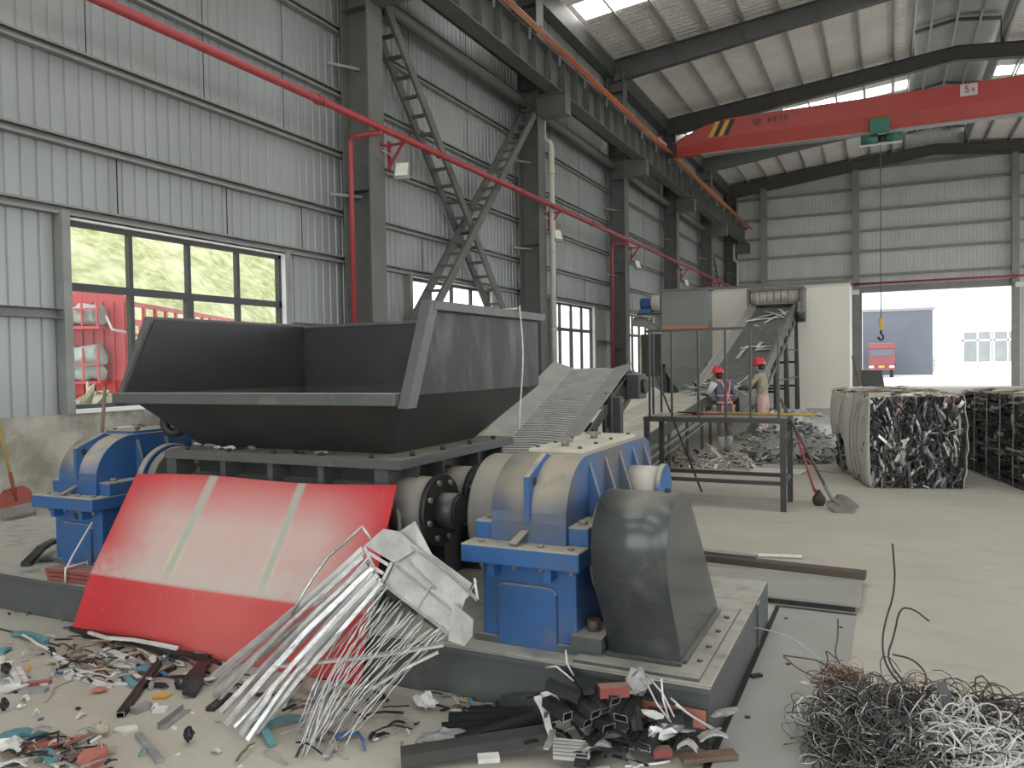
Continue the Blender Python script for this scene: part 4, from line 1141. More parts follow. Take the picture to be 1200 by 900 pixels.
# ================================================================== people
def person(label, loc, yaw, arms, mats_, lean=0.0, legs=None, head=(0, .03, 1.50), scale=1.0):
    """arms: dict side -> (elbow, wrist, fingertip direction); local frame faces +Y"""
    shirt, trouser, glove, shoe = mats_
    t = thing('person', label, 'person', loc)
    t.rotation_euler = (0, 0, math.radians(yaw)); t.scale = (scale,) * 3
    J = []; E_ = []; RAD = []; SEG = []
    def j(p, r, par=None, seg='torso'):
        J.append(V(p)); RAD.append(r if isinstance(r, tuple) else (r, r)); SEG.append(seg)
        if par is not None: E_.append((par, len(J) - 1))
        return len(J) - 1
    ly = lean
    pel = j((0, 0, .90), (.155, .115), None, 'leg')
    sp = j((0, ly * .3, 1.06), (.135, .10), pel)
    ch = j((0, ly * .7, 1.24), (.165, .115), sp)
    nb = j((0, ly, 1.38), (.075, .07), ch)
    nk = j((0, ly + .015, 1.43), .052, nb, 'skin')
    hx, hy, hz = head[0], head[1] + ly, head[2]
    hd = j((hx, hy, hz), (.075, .088), nk, 'skin')
    cr = j((hx, hy - .01, hz + .085), (.07, .085), hd, 'skin')
    j((hx, hy + .085, hz - .01), .018, hd, 'skin')          # nose
    j((hx, hy + .055, hz - .075), .035, hd, 'skin')         # chin
    for s in (-1, 1):
        lg = (legs or {}).get(s, ((.10 * s, .02, .47), (.105 * s, -.01, .09)))
        hp = j((.095 * s, 0, .83), .098, pel, 'leg')
        kn = j(lg[0], .066, hp, 'leg')
        cf = j(V(lg[0]).lerp(V(lg[1]), .35) + V((0, -.015, 0)), .06, kn, 'leg')
        an = j(lg[1], .04, cf, 'leg')
        j(V(lg[1]) + V((.01 * s, .13, -.05)), .035, an, 'shoe')
    for s, (el, wr, tip) in arms.items():
        sh = j((.185 * s, ly * .95, 1.345), .062, ch, 'arm')
        e = j(el, .043, sh, 'arm')
        w_ = j(wr, .028, e, 'arm')
        d = V(tip).normalized(); side = d.cross(V((0, 0, 1))).normalized() * (-s)
        pm = j(V(wr) + d * .06, (.034, .02), w_, 'hand')
        for k, off, ln in ((0, -.027, .055), (1, -.009, .07), (2, .01, .065), (3, .028, .05)):
            k1 = j(V(wr) + d * .10 + side * off, .0095, pm, 'hand')
            k2 = j(V(wr) + d * (.10 + ln * .6) + side * off * 1.1 + V((0, 0, -.014)), .009, k1, 'hand')
            j(V(wr) + d * (.10 + ln) + side * off * 1.1 + V((0, 0, -.04)), .008, k2, 'hand')
        t1 = j(V(wr) + d * .05 - side * .045, .0105, w_, 'hand')
        j(V(wr) + d * .09 - side * .062 + V((0, 0, -.012)), .009, t1, 'hand')
    me = bpy.data.meshes.new('body'); me.from_pydata([tuple(p) for p in J], E_, [])
    tmp = bpy.data.objects.new('tmp_body', me); COL.objects.link(tmp)
    md = tmp.modifiers.new('skin', 'SKIN'); 
    for i, sv in enumerate(me.skin_vertices[0].data): sv.radius = RAD[i]; sv.use_root = (i == pel)
    md.use_smooth_shade = True
    tmp.modifiers.new('sub', 'SUBSURF').levels = 1
    tmp.modifiers['sub'].render_levels = 1
    dg = bpy.context.evaluated_depsgraph_get(); dg.update()
    m2 = bpy.data.meshes.new_from_object(tmp.evaluated_get(dg)); m2.name = 'body'
    bpy.data.objects.remove(tmp)
    m2.materials.clear()
    idx = {'torso': 0, 'arm': 0, 'leg': 1, 'skin': 2, 'hand': 3, 'shoe': 4}
    for m in (shirt, trouser, K['skin'], glove, shoe): m2.materials.append(m)
    segs = [(J[a], J[b], SEG[b]) for a, b in E_]
    for p in m2.polygons:
        c = p.center; best = 9; bs = 'torso'
        for a, b, s in segs:
            ab = b - a; tt = max(0, min(1, (c - a).dot(ab) / max(ab.dot(ab), 1e-9)))
            dd = (c - (a + ab * tt)).length
            if dd < best: best, bs = dd, s
        if bs == 'leg' and c.z > .93: bs = 'torso'
        p.material_index = idx[bs]; p.use_smooth = True
    ob = bpy.data.objects.new('body', m2); COL.objects.link(ob); ob.parent = t
    def part(mb, name, m, par=None):
        o = mb.build(name, m); o.parent = par or t; return o
    hm = MB()
    n = 20
    prof = [(.118, -.005)] + [(.118 * math.cos(a), .118 * math.sin(a) * 1.02) for a in [i * math.pi / 2 / 7 for i in range(7)]] + [(.003, .121)]
    hm.lathe(prof, (hx, hy - .005, hz + .055), (0, .05, 1), n)
    hm.lathe([(.10, -.008), (.134, -.012), (.134, -.004), (.112, .004)], (hx, hy + .006, hz + .055), (0, .05, 1), n)
    hm.box((hx, hy - .005, hz + .17), (.03, .16, .014))
    h_ = part(hm, 'helmet', K['helmet'])
    ha = MB(); ha.ball((hx, hy - .05, hz - .01), .075, 12, 8, sq=(1, .8, 1.1)); part(ha, 'hair', K['hair'])
    fa = MB()
    for s in (-1, 1): fa.ball((hx + .03 * s, hy + .078, hz + .02), .011, 8, 6)
    part(fa, 'eyes', K['black'])
    ea = MB()
    for s in (-1, 1): ea.ball((hx + .083 * s, hy, hz + .0), .022, 8, 6, sq=(.5, .8, 1.2))
    part(ea, 'ears', K['skin'])
    mo = MB(); mo.ball((hx, hy + .084, hz - .045), .018, 8, 6, sq=(1.3, .4, .35)); part(mo, 'mouth', K['pinkcl'])
    for s in (-1, 1):
        lg = (legs or {}).get(s, ((.10 * s, .02, .47), (.105 * s, -.01, .09)))
        bt = MB(); a = V(lg[1])
        bt.tube([a + V((0, 0, .22)), a + V((0, 0, .08)), a + V((0, .02, -.03)), a + V((.01 * s, .10, -.045)), a + V((.012 * s, .17, -.055))], .06, 12, radii=[.062, .055, .058, .05, .034])
        part(bt, 'boot', shoe)
    return t, part, ly

w1, part, ly = person('worker in a red helmet, dark check shirt and pink harness bending over the sorting belt', (-2.72, 14.75, 0), 52,
    {-1: ((-.30, .16, 1.12), (-.24, .42, 1.13), (.1, 1, -.15)), 1: ((.28, .18, 1.10), (.16, .42, 1.10), (-.3, 1, -.1))},
    (K['plaid'], K['denim'], K['glove'], K['boot']), lean=.17, scale=.95)
for s in (-1, 1):
    m = MB(); m.tube([(.11 * s, .20, 1.16), (.125 * s, .17, 1.30), (.12 * s, .09, 1.405), (.105 * s, -.03, 1.37), (.06 * s, -.065, 1.24), (.02 * s, -.085, 1.12), (-.06 * s, -.105, .98), (-.10 * s, -.10, .93)], .017, 8)
    part(m, 'harness_strap', K['pink'])
    m = MB(); m.tube([(.12 * s, -.07, .92), (.14 * s, -.09, .78), (.13 * s, -.075, .62), (.12 * s, -.06, .5)], .018, 8); part(m, 'hanging_strap', K['pink'])
    m = MB(); m.tube([(.20 * s, .06, 1.36), (.25 * s, .10, 1.24), (.29 * s, .15, 1.13)], .066, 10, radii=[.072, .064, .055]); part(m, 'sleeve', K['glove'] if s < 0 else K['plaid'])
m = MB(); m.tube([(.155 * math.cos(a), .118 * math.sin(a) + .01, .965) for a in [i * math.pi / 10 for i in range(20)]], .022, 6, closed=True); part(m, 'waist_strap', K['pink'])
m = MB(); m.tube([(.155 * math.cos(a), .115 * math.sin(a) + .02, 1.10) for a in [i * math.pi / 10 for i in range(20)]], .014, 6, closed=True); part(m, 'harness_strap', K['pink'])
w2, part, ly = person('worker in a red helmet and patterned yellowish shirt at the foot of the steep conveyor', (-2.17, 15.75, 0), 82,
    {-1: ((-.26, .18, 1.14), (-.16, .42, 1.12), (.1, 1, -.1)), 1: ((.26, .16, 1.13), (.18, .40, 1.08), (-.2, 1, -.1))},
    (K['camo'], K['pinkcl'], K['glove'], K['boot']), lean=.05, scale=1.04)
m = MB(); m.add([(-.19, -.04, .98), (0, .14, 1.0), (.19, -.04, .98), (-.17, .0, .45), (0, .17, .45), (.17, .0, .45)], [(0, 1, 4, 3), (1, 2, 5, 4)], 0, True)
ap = part(m, 'apron', K['pinkcl']); md = ap.modifiers.new('th', 'SOLIDIFY'); md.thickness = .012
for s in (-1, 1):
    m = MB(); m.tube([(.25 * s, .17, 1.14), (.21 * s, .29, 1.13), (.17 * s, .39, 1.10)], .05, 10, radii=[.052, .047, .042]); part(m, 'oversleeve', K['denim'])
m = MB(); m.tube([(.06, .07, 1.40), (.0, .11, 1.42), (-.06, .07, 1.40), (-.05, .0, 1.42), (.05, .0, 1.42)], .03, 8, closed=True); part(m, 'scarf', K['teal'])

# ================================================================== bales and heaps
def scraps(mb, A, U, Wv, N, n, seed, weights, lmin=.05, lmax=.26, wmin=.012, wmax=.05, lift=.05, vert=.35, base=math.pi / 2):
    """bent scrap strips pressed on the face A + a U + b W, outward normal N"""
    r = random.Random(seed)
    U, Wv, N = V(U), V(Wv), V(N).normalized()
    lu, lw = U.length, Wv.length
    u, w_ = U.normalized(), Wv.normalized()
    tot = [i for i, k in enumerate(weights) for _ in range(k)]
    for _ in range(n):
        a, b = r.random(), r.random()
        ang = r.gauss(base, vert) if r.random() < .8 else r.uniform(0, math.pi)
        d = u * math.cos(ang) + w_ * math.sin(ang)
        s = (d.cross(N)).normalized()
        L = r.uniform(lmin, lmax); wd = r.uniform(wmin, wmax)
        c = V(A) + U * a + Wv * b + N * r.uniform(-.01, lift)
        roll = r.uniform(-.9, .9)
        s2 = s * math.cos(roll) + N * math.sin(roll)
        # keep inside the face
        aa = (c - V(A)).dot(u); bb = (c - V(A)).dot(w_)
        e = L / 2
        kx = abs(d.dot(u)) * e; kz = abs(d.dot(w_)) * e
        aa = min(max(aa, kx), lu - kx) if lu > 2 * kx else lu / 2
        bb = min(max(bb, kz), lw - kz) if lw > 2 * kz else lw / 2
        c = V(A) + u * aa + w_ * bb + N * (c - V(A)).dot(N)
        mid = N * r.uniform(-.02, .035)
        pts = [c - d * e, c + mid + d * r.uniform(-.2, .2) * e, c + d * e + N * r.uniform(-.01, .02)]
        t = .004
        nn = N * t
        vs = []
        for p in pts: vs += [p - s2 * wd / 2, p + s2 * wd / 2, p + s2 * wd / 2 - nn, p - s2 * wd / 2 - nn]
        fs = []
        for k in range(2):
            for i in range(4): fs.append((4 * k + i, 4 * k + (i + 1) % 4, 4 * k + 4 + (i + 1) % 4, 4 * k + 4 + i))
        fs += [(3, 2, 1, 0), (8, 9, 10, 11)]
        mb.add(vs, fs, r.choice(tot))
SCM = [K['blackpl'], K['greysc'], K['alu'], K['brown'], K['redsc'], K['white'], K['tan'], K['channel']]

def bale(label, A, e1, e2, w_, dp, hgt, wrapped, seed):
    A = V(A); e1 = V((*e1, 0)).normalized(); e2 = V((*e2, 0)).normalized(); Z = V((0, 0, 1))
    t = thing('scrap_bale', label, 'bale', A)
    i_ = .04
    c0 = A + e1 * i_ + e2 * i_ + Z * .02
    pr = [c0, c0 + e1 * (w_ - 2 * i_), c0 + e1 * (w_ - 2 * i_) + e2 * (dp - 2 * i_), c0 + e2 * (dp - 2 * i_)]
    core = MB(); core.prism(pr, Z * (hgt - .05)); core.build('pressed_core', K['blackpl'] if wrapped else K['channel'], t)
    fc = MB(); scraps(fc, A + Z * .01, e1 * w_, Z * (hgt - .02), -e2, 700, seed, (26, 7, 4, 3, 1, 3, 1, 18), .08, .34, .010, .042)
    scraps(fc, A + Z * .01, e1 * w_, Z * (hgt - .02), -e2, 240, seed + 50, (12, 6, 5, 1, 0, 5, 0, 6), .03, .14, .008, .035, .05, .6)
    f = fc.build('scrap_surface', SCM, t); f['kind'] = 'stuff'
    tp_ = MB(); scraps(tp_, A + Z * (hgt - .02), e2 * dp, e1 * w_, Z, 300, seed + 1, (4, 6, 3, 3, 0, 3, 5), .2, .9, .02, .09, .035, 1.5)
    f = tp_.build('scrap_layer', SCM, t); f['kind'] = 'stuff'
    if wrapped:
        # bulging pale sheet with folds over the left side, torn at the lower corner
        n, m = 26, 14
        r = random.Random(seed)
        vs = []
        for jx in range(m + 1):
            for i in range(n + 1):
                a, b = i / n, jx / m
                z0 = .42 if a > .52 else .02
                z0 = .55 - abs(a - .78) * .4 if a > .55 else .02
                z = z0 + (hgt - z0) * b
                bul = .05 * math.sin(math.pi * b) + .022 * math.sin(a * 23 + 2 * b) + .015 * math.sin(a * 41)
                vs.append(A - e1 * (.004 + bul * min(1, .25 + a * 4)) + e2 * (-.05 + (dp + .13) * a) + Z * z)
        fs = [(jx * (n + 1) + i, jx * (n + 1) + i + 1, (jx + 1) * (n + 1) + i + 1, (jx + 1) * (n + 1) + i) for jx in range(m) for i in range(n)]
        wr_ = MB(); wr_.add(vs, fs, 0, True); o = wr_.build('wrapping', K['wrap'], t); md = o.modifiers.new('th', 'SOLIDIFY'); md.thickness = .006
        # away at the back corner
        sd = MB(); scraps(sd, A + e2 * .0 + Z * .02, e2 * dp, Z * (hgt * .6), -e1, 160, seed + 3, (10, 4, 2, 1, 0, 3, 3), .05, .4, .02, .07, .02, 1.2)
        f = sd.build('scrap_surface', SCM, t); f['kind'] = 'stuff'
        for a in (.12, .2, .3, .62):
            st = MB()
            st.tube([A - e1 * (.035 + .06 * math.sin(math.pi * k / 8)) + e2 * (dp * a + .06 * math.sin(k * .5)) + Z * (.03 + (hgt - .02) * k / 8) for k in range(9)] + [A + e1 * w_ * .5 + e2 * dp * a + Z * (hgt + .03), A + e1 * w_ + e2 * dp * a + Z * (hgt + .01)], .007, 5)
            st.build('tie_wire', K['greysc'], t)
        ed = MB()
        pts = [A + e1 * (w_ + .0 + .05 * math.sin(math.pi * k / 12) + .012 * math.sin(k * 2.1)) - e2 * .02 + Z * (hgt * (1 - k / 12.0) + .01) for k in range(13)]
        for k in range(12):
            ed.plate([pts[k], pts[k + 1], pts[k + 1] + e1 * .03 + e2 * .3, pts[k] + e1 * .03 + e2 * .3], .008)
        ed.build('wrap_edge', K['wrap'], t)
    else:
        sd = MB(); scraps(sd, A + Z * .01, e2 * dp, Z * (hgt - .02), -e1, 620, seed + 3, (8, 3, 1, 2, 0, 1, 0, 26), .12, .7, .015, .06, .045, .07, 0.0)
        f = sd.build('scrap_surface', SCM, t); f['kind'] = 'stuff'
        for a in (.12, .27, .42, .58, .74, .9):
            MB().tube([A - e1 * .06 + e2 * (dp * a + .012 * math.sin(k)) + Z * (.01 + (hgt + .01) * k / 6) for k in range(7)] + [A + e1 * w_ + e2 * dp * a + Z * (hgt + .02)], .007, 5).build('tie_wire', K['greysc'], t)
    return t
bale('large scrap bale wrapped in pale sheet on its left side', (-.21, 11.2, 0), (1.07, .30), (-.56, 2.2), 1.12, 2.32, 1.20, True, 11)
# second bale: its long layered side faces the camera's left
bale('dark layered scrap bale tied with wires at the right of the wrapped bale', (1.70, 11.15, 0), (1, .27), (-.51, 1.97), 1.3, 2.75, 1.17, False, 23)

def heap(name, label, cat, c, rx, ry, h, n, weights, seed, lmin=.05, lmax=.35, wmin=.012, wmax=.06, core=None):
    r = random.Random(seed); mb = MB()
    tot = [i for i, k in enumerate(weights) for _ in range(k)]
    if core is not None:
        nn = 18
        mb.lathe([(.98 * min(rx, ry), .002), (.8 * min(rx, ry), h * .45), (.45 * min(rx, ry), h * .78), (.01, h * .86)], (0, 0, 0), (0, 0, 1), nn, core)
        for i in range(len(mb.v)):
            x, y, z = mb.v[i]; mb.v[i] = (c[0] + x * rx / min(rx, ry), c[1] + y * ry / min(rx, ry), c[2] + z)
    for _ in range(n):
        q = math.sqrt(r.random()); a = r.uniform(0, 2 * math.pi)
        p = V((c[0] + rx * q * math.cos(a), c[1] + ry * q * math.sin(a), c[2] + h * (1 - q ** 1.6) * r.uniform(.8, 1.08) + .01))
        yaw = r.uniform(0, math.pi); pit = r.gauss(0, .3)
        d = V((math.cos(yaw) * math.cos(pit), math.sin(yaw) * math.cos(pit), math.sin(pit)))
        L = r.uniform(lmin, lmax); wd = r.uniform(wmin, wmax)
        p.z = max(p.z, c[2] + abs(d.z) * L / 2 + .012)
        m = p + V((0, 0, r.uniform(-.02, .05)))
        up = V((r.uniform(-.6, .6), r.uniform(-.6, .6), 1))
        k = r.choice(tot)
        mb.bar(p - d * L / 2, m, wd, .006, up, k); mb.bar(m, p + d * L / 2, wd, .006, up, k)
    o = mb.build(name, SCM, base=c, kind='stuff'); return tag(o, label, cat)
heap('scrap_heap', 'heap of crumpled dark and silver scrap behind the steel stand', 'scrap heap', (-1.5, 14.3, 0), .85, 1.0, .62, 1300, (6, 9, 14, 1, 0, 10, 3, 5), 5, core=1)
heap('bright_shavings', 'bright silver shredded scrap at the foot of the cream enclosure', 'scrap heap', (-1.75, 17.6, 0), 1.2, 1.2, .66, 500, (2, 3, 14, 0, 0, 14, 1), 6, .06, .3, core=2)
heap('floor_litter', 'thin pale scrap litter on the floor below the two workers', 'litter', (-2.6, 13.3, 0), .9, 1.1, .05, 300, (3, 3, 5, 2, 0, 7, 6), 8, .05, .4, .01, .05)
t = MB(); 
heap('belt_scrap', 'pale and silver scrap strips piled on the sorting belt before the workers', 'scrap heap', (-3.2, 16.5, .98), .55, 1.0, .2, 300, (4, 5, 10, 0, 0, 8, 1), 9, .1, .6, .02, .07)
def strip_on_incline(x, y, L, yaw, k):
    z = .86 + (y - 18.6) * .283 + .03
    d = V((math.cos(yaw), math.sin(yaw), .283 * math.sin(yaw)))
    p = V((x, y, z)); mb = MB()
    mb.bar(p - d * L / 2, p + V((0, 0, .03)), .09, .02); mb.bar(p + V((0, 0, .03)), p + d * L / 2, .09, .02)
    o = mb.build('scrap_strip', K['white'] if k % 3 else K['alu'], base=p)
    tag(o, 'pale scrap strip riding up the steep conveyor', 'scrap strip', 'pale strips on the steep conveyor')
for k, (x, y, L, a) in enumerate(((-3.5, 26.4, 1.7, .8), (-3.3, 26.6, 1.2, 2.2), (-3.2, 26.2, 1.5, 1.2), (-3.7, 25.9, 1.3, .4), (-3.1, 26.9, .9, 1.9), (-3.6, 25.0, .6, 2.0), (-3.4, 22.7, .7, .2), (-3.25, 22.9, .6, 1.5), (-3.1, 22.6, .5, .8), (-3.6, 22.2, 1.3, 1.5), (-3.0, 22.4, .6, .1))):
    strip_on_incline(x, y, L, a, k)
pl = MB(); pl.plate([(-1.9, 12.0, .004), (-1.15, 12.1, .004), (-1.1, 12.65, .004), (-1.85, 12.6, .004)], .012)
tag(pl.build('cardboard_sheet', K['white'], base=(-1.5, 12.3, 0)), 'flat pale sheet lying on the floor behind the steel stand', 'sheet')
pl = MB(); pl.plate([(-.95, 12.6, .003), (-.25, 12.1, .003), (-.2, 12.5, .003), (-.75, 13.0, .003)], .01)
tag(pl.build('cardboard_sheet', K['greysc'], base=(-.6, 12.5, 0)), 'thin grey sheet lying beside the wrapped bale', 'sheet')

t = thing('steel_bin', 'low dark grey steel bin standing just inside the doorway', 'bin', (-.8, 49, 0))
b = MB(); b.prism([(-1.35, 48.7, 0), (-.15, 48.7, 0), (-.28, 48.7, .95), (-1.35, 48.7, .95)], (0, 1.2, 0)); b.build('bin_body', K['greyp'], t)
MB().bx(-1.4, -.25, 48.66, 49.94, .95, 1.0).build('bin_rim', K['dark'], t)
rodthing('steel_bar', 'thin dark bar leaning beside the corner of the cream enclosure', 'bar', (-.35, 20.2, 0.0), (-.75, 20.4, 1.75), .03, K['brown'])
# ================================================================== floor plates and foreground scrap
t = thing('floor_plate', 'long scuffed steel plate lying on the floor along the right side of the base block', 'plate', (-.45, 4.5, 0))
p = MB(); p.plate([(-.665, 3.2, .004), (-.21, 3.2, .004), (-.19, 5.53, .004), (-.665, 5.53, .004)], .012); po = p.build('plate', K['plateA'], t)
MB().bx(-.70, -.655, 3.15, 5.6, .001, .005).build('dark_gap_strip', K['black'], t)  # black strip stands in for the dark open gap beside the base
MB().bx(-.67, -.19, 5.53, 5.6, .001, .006).build('dark_gap_strip', K['black'], t)  # likewise a black strip for the dark gap at the plate's end
b = MB()
for x, y in ((-.6, 5.3), (-.27, 5.25), (-.6, 3.75), (-.5, 4.5), (-.27, 4.2)): MB().cyl((x, y, .016), (x, y, .02), .014, n=10).build('bolt_hole', K['black'], po)
t = thing('cover_plate', 'short steel plate lying across the floor behind the base block', 'plate', (-.8, 5.95, 0))
p = MB(); p.bx(-1.6, -.17, 5.62, 6.28, .045, .06); p.build('plate', K['plateA'], t)
p = MB(); p.bx(-1.58, -.2, 5.66, 5.7, .0, .045); p.bx(-1.58, -.2, 6.2, 6.24, 0, .045); p.build('edge_support', K['dark'], t)
t = thing('flat_bar', 'long dark rusty flat bar lying along the back of the cover plate', 'bar', (-.8, 6.4, 0))
p = MB(); p.bar((-1.75, 6.46, .085), (-.15, 6.33, .085), .11, .05); p.build('bar', K['rustbar'], t)
p = MB(); p.bar((-1.75, 6.52, .12), (-.95, 6.46, .12), .09, .02); p.build('cap_strip', K['greyp'], t)
rodthing('white_tube', 'thin white tube lying on the floor behind the dark flat bar', 'tube', (-1.7, 6.78, .018), (-.66, 7.01, .018), .016, K['white'])

CNT = {}
def flat(p, q, wd, th, m, name, label, cat, group=None, bend=.0, kind='strip', seed=0, z=.0):
    """one piece of scrap from p to q (points at its underside)"""
    r = random.Random(seed * 7 + int(abs(p[0] * 1000)) + int(abs(p[1] * 777)))
    p, q = V(p), V(q)
    c = (p + q) / 2; d = q - p
    mb = MB()
    if kind == 'strip':
        k = 4
        pts = [p.lerp(q, i / k) + V((0, 0, bend * math.sin(math.pi * i / k) + r.uniform(0, .25) * bend)) for i in range(k + 1)]
        for i in range(k + 1):
            if 0 < i < k: pts[i] += V((-d.y, d.x, 0)) * r.uniform(-.04, .04)
        s = d.cross(V((0, 0, 1))).normalized()
        tw = r.uniform(-.5, .5)
        vs = []
        for i, a in enumerate(pts):
            w2 = wd / 2 * r.uniform(.82, 1.1)
            ss = s * math.cos(tw * i / k) + V((0, 0, 1)) * math.sin(tw * i / k) * .7
            vs += [a - ss * w2, a + ss * w2, a + ss * w2 + V((0, 0, th)), a - ss * w2 + V((0, 0, th))]
        fs = [(3, 2, 1, 0), (4 * k, 4 * k + 1, 4 * k + 2, 4 * k + 3)]
        for i in range(k):
            for j in range(4): fs.append((4 * i + j, 4 * i + (j + 1) % 4, 4 * i + 4 + (j + 1) % 4, 4 * i + 4 + j))
        mb.add(vs, fs)
    elif kind == 'hollow':
        a, b_, tt = wd / 2, th, max(.0035, wd * .09)
        pr = [(-a, 0), (a, 0), (a, b_), (tt * .3, b_), (tt * .3, b_ - tt), (a - tt, b_ - tt), (a - tt, tt), (-a + tt, tt), (-a + tt, b_ - tt), (-tt * .3, b_ - tt), (-tt * .3, b_), (-a, b_)]
        mb.section(pr, p, q); mb.m[-1] = mb.m[-2] = 1
    elif kind == 'angle':
        mb.angle(p, q, wd, th, .005)
    elif kind == 'bar':
        mb.bar(p + V((0, 0, th / 2)), q + V((0, 0, th / 2)), wd, th)
    elif kind == 'chip':
        n = r.choice((4, 5, 5, 6)); s = d.cross(V((0, 0, 1))).normalized(); L = d.length / 2; dn = d.normalized()
        pg = []
        for i in range(n):
            a = 2 * math.pi * (i + r.uniform(-.25, .25)) / n
            pg.append(c + dn * L * math.cos(a) + s * wd / 2 * math.sin(a) * 1.2)
        mb.prism(pg, (r.uniform(-.005, .005), 0, th))
    elif kind == 'crumple':
        mb.ball(c, 1, 9, 6, sq=(d.length / 2, max(wd, .02) / 2, th))
        ang = math.atan2(d.y, d.x); cs, sn = math.cos(ang), math.sin(ang)
        nv = []
        for x, y, zz in mb.v:
            x -= c.x; y -= c.y; zz -= c.z
            x *= r.uniform(.6, 1.25); y *= r.uniform(.6, 1.25); zz *= r.uniform(.4, 1.3)
            nv.append((c.x + x * cs - y * sn, c.y + x * sn + y * cs, c.z + zz))
        mb.v = nv; mb.s = [False] * len(mb.s)
    zmin = min(v[2] for v in mb.v)
    tgt = min(p.z, q.z) + z
    mb.v = [(x, y, zz - zmin + max(tgt, .001)) for x, y, zz in mb.v]
    o = mb.build(name, [m, K['alu']] if kind == 'hollow' else m, base=c)
    return tag(o, label, cat, group)

def px(u1, v1, u2, v2, wd, th, m, name, label, cat, group=None, h1=0, h2=0, **k):
    return flat(atZ(u1, v1, h1), atZ(u2, v2, h2), wd, th, m, name, label, cat, group, **k)

S = 'scrap piece'
ZL = 'in the litter before the red sheet'
# ---- left foreground, picked out one by one
px(86, 738, 256, 783, .055, .022, K['blackpl'], 'rubber_strip', 'longest black strip lying along the foot of the red sheet', 'strip', bend=.015)
px(100, 747, 244, 776, .05, .03, K['blackpl'], 'rubber_strip', 'long black strip with a pale edge in front of the red sheet foot', 'strip', bend=.02)
px(104, 743, 208, 762, .02, .014, K['white'], 'edge_strip', 'thin pale strip on the black strips at the red sheet foot', 'strip', h1=.05, h2=.05)
px(208, 766, 256, 790, .07, .016, K['redsc'], 'red_offcut', 'flat red offcut under the lower edge of the red sheet', 'offcut')
px(186, 780, 141, 842, .04, .03, K['blackpl'], 'black_profile', 'black ribbed profile pointing towards the camera from the red sheet', 'profile', kind='hollow')
px(240, 783, 221, 819, .075, .02, K['blackpl'], 'black_profile', 'wide folded black strip right of the orange scrap', 'profile', bend=.03)
px(228, 790, 214, 809, .04, .02, K['blackpl'], 'black_profile', 'short black strip tucked beside the wide folded black strip', 'profile', bend=.02)
px(268, 816, 246, 834, .045, .02, K['blackpl'], 'black_profile', 'short black bar under the ends of the silver strips', 'profile', kind='bar')
px(205, 784, 165, 803, .03, .02, K['blackpl'], 'black_profile', 'thin dark bar lying behind the ribbed black profile', 'profile', kind='bar')
px(124, 765, 140, 772, .035, .03, K['white'], 'white_profile', 'short white profile with a hollow end near the red sheet', 'profile', kind='hollow')
px(138, 772, 164, 783, .05, .03, K['white'], 'white_profile', 'widest white profile in the litter before the red sheet', 'profile', kind='hollow')
px(130, 779, 157, 787, .035, .018, K['white'], 'white_profile', 'flat white profile in front of the widest white one', 'profile', kind='bar')
px(64, 773, 87, 786, .03, .02, K['white'], 'white_strip', 'white strip left of the broken white frame', 'strip', bend=.02)
px(86, 792, 132, 806, .022, .02, K['white'], 'broken_frame', 'broken white frame lying before the red sheet, longer bar', 'frame piece', kind='angle')
px(89, 787, 142, 800, .022, .02, K['white'], 'broken_frame', 'broken white frame lying before the red sheet, bar with grey tip', 'frame piece', kind='angle')
px(79, 786, 81, 798, .05, .02, K['white'], 'broken_frame', 'square white corner of the broken white frame', 'frame piece', kind='chip')
px(137, 792, 160, 807, .03, .018, K['teal'], 'teal_strip', 'short teal strip left of the ribbed black profile', 'strip', bend=.012)
px(157, 789, 178, 789, .045, .02, K['teal'], 'teal_strip', 'teal strip lying behind the ribbed black profile', 'strip', bend=.02)
px(16, 746, 55, 755, .035, .025, K['teal'], 'teal_strip', 'teal strip under the thin white hose at the left', 'strip', bend=.02)
px(0, 768, 11, 762, .04, .02, K['teal'], 'teal_strip', 'stub of teal strip cut by the left picture edge', 'strip', bend=.01)
px(0, 869, 54, 868, .05, .03, K['teal'], 'teal_strip', 'long teal strip above the mixed litter in the bottom left corner', 'strip', bend=.02)
px(50, 885, 62, 898, .045, .025, K['teal'], 'teal_strip', 'short teal piece inside the mixed litter in the bottom left corner', 'strip', bend=.02)
px(305, 840, 343, 820, .035, .02, K['teal'], 'teal_strip', 'teal strip under the silver strips, end raised', 'strip', bend=.02)
px(303, 857, 353, 845, .03, .02, K['teal'], 'teal_strip', 'teal strip bent around the tip of the silver strips', 'strip', bend=.02)
px(296, 851, 319, 876, .035, .02, K['teal'], 'teal_strip', 'teal strip with a dark end in front of the silver strips', 'strip', bend=.015)
px(372, 826, 386, 808, .035, .02, K['teal'], 'teal_strip', 'teal piece half under the crinkled silver wires', 'strip', bend=.02)
px(67, 788, 77, 790, .03, .02, K['bluesc'], 'blue_offcut', 'small blue offcut beside the broken white frame', 'offcut', kind='chip')
px(44, 845, 51, 842, .02, .008, K['bluesc'], 'blue_offcut', 'tiny blue chip alone on the bare floor at the left', 'offcut', kind='chip')
px(34, 804, 60, 801, .03, .022, K['redsc'], 'red_offcut', 'dull red bar on the floor left of the broken white frame', 'offcut', kind='bar')
px(25, 812, 55, 811, .045, .02, K['greysc'], 'grey_offcut', 'grey striped block in front of the dull red bar', 'offcut', kind='bar')
px(0, 811, 24, 806, .03, .03, K['white'], 'white_profile', 'white hollow profile cut by the left picture edge', 'profile', kind='hollow')
px(17, 786, 27, 804, .06, .02, K['white'], 'white_profile', 'broad ridged white offcut at the left picture edge', 'profile', kind='hollow')
px(0, 793, 14, 789, .10, .03, K['blackpl'], 'black_offcut', 'black crumpled offcut at the left picture edge', 'offcut', kind='crumple')
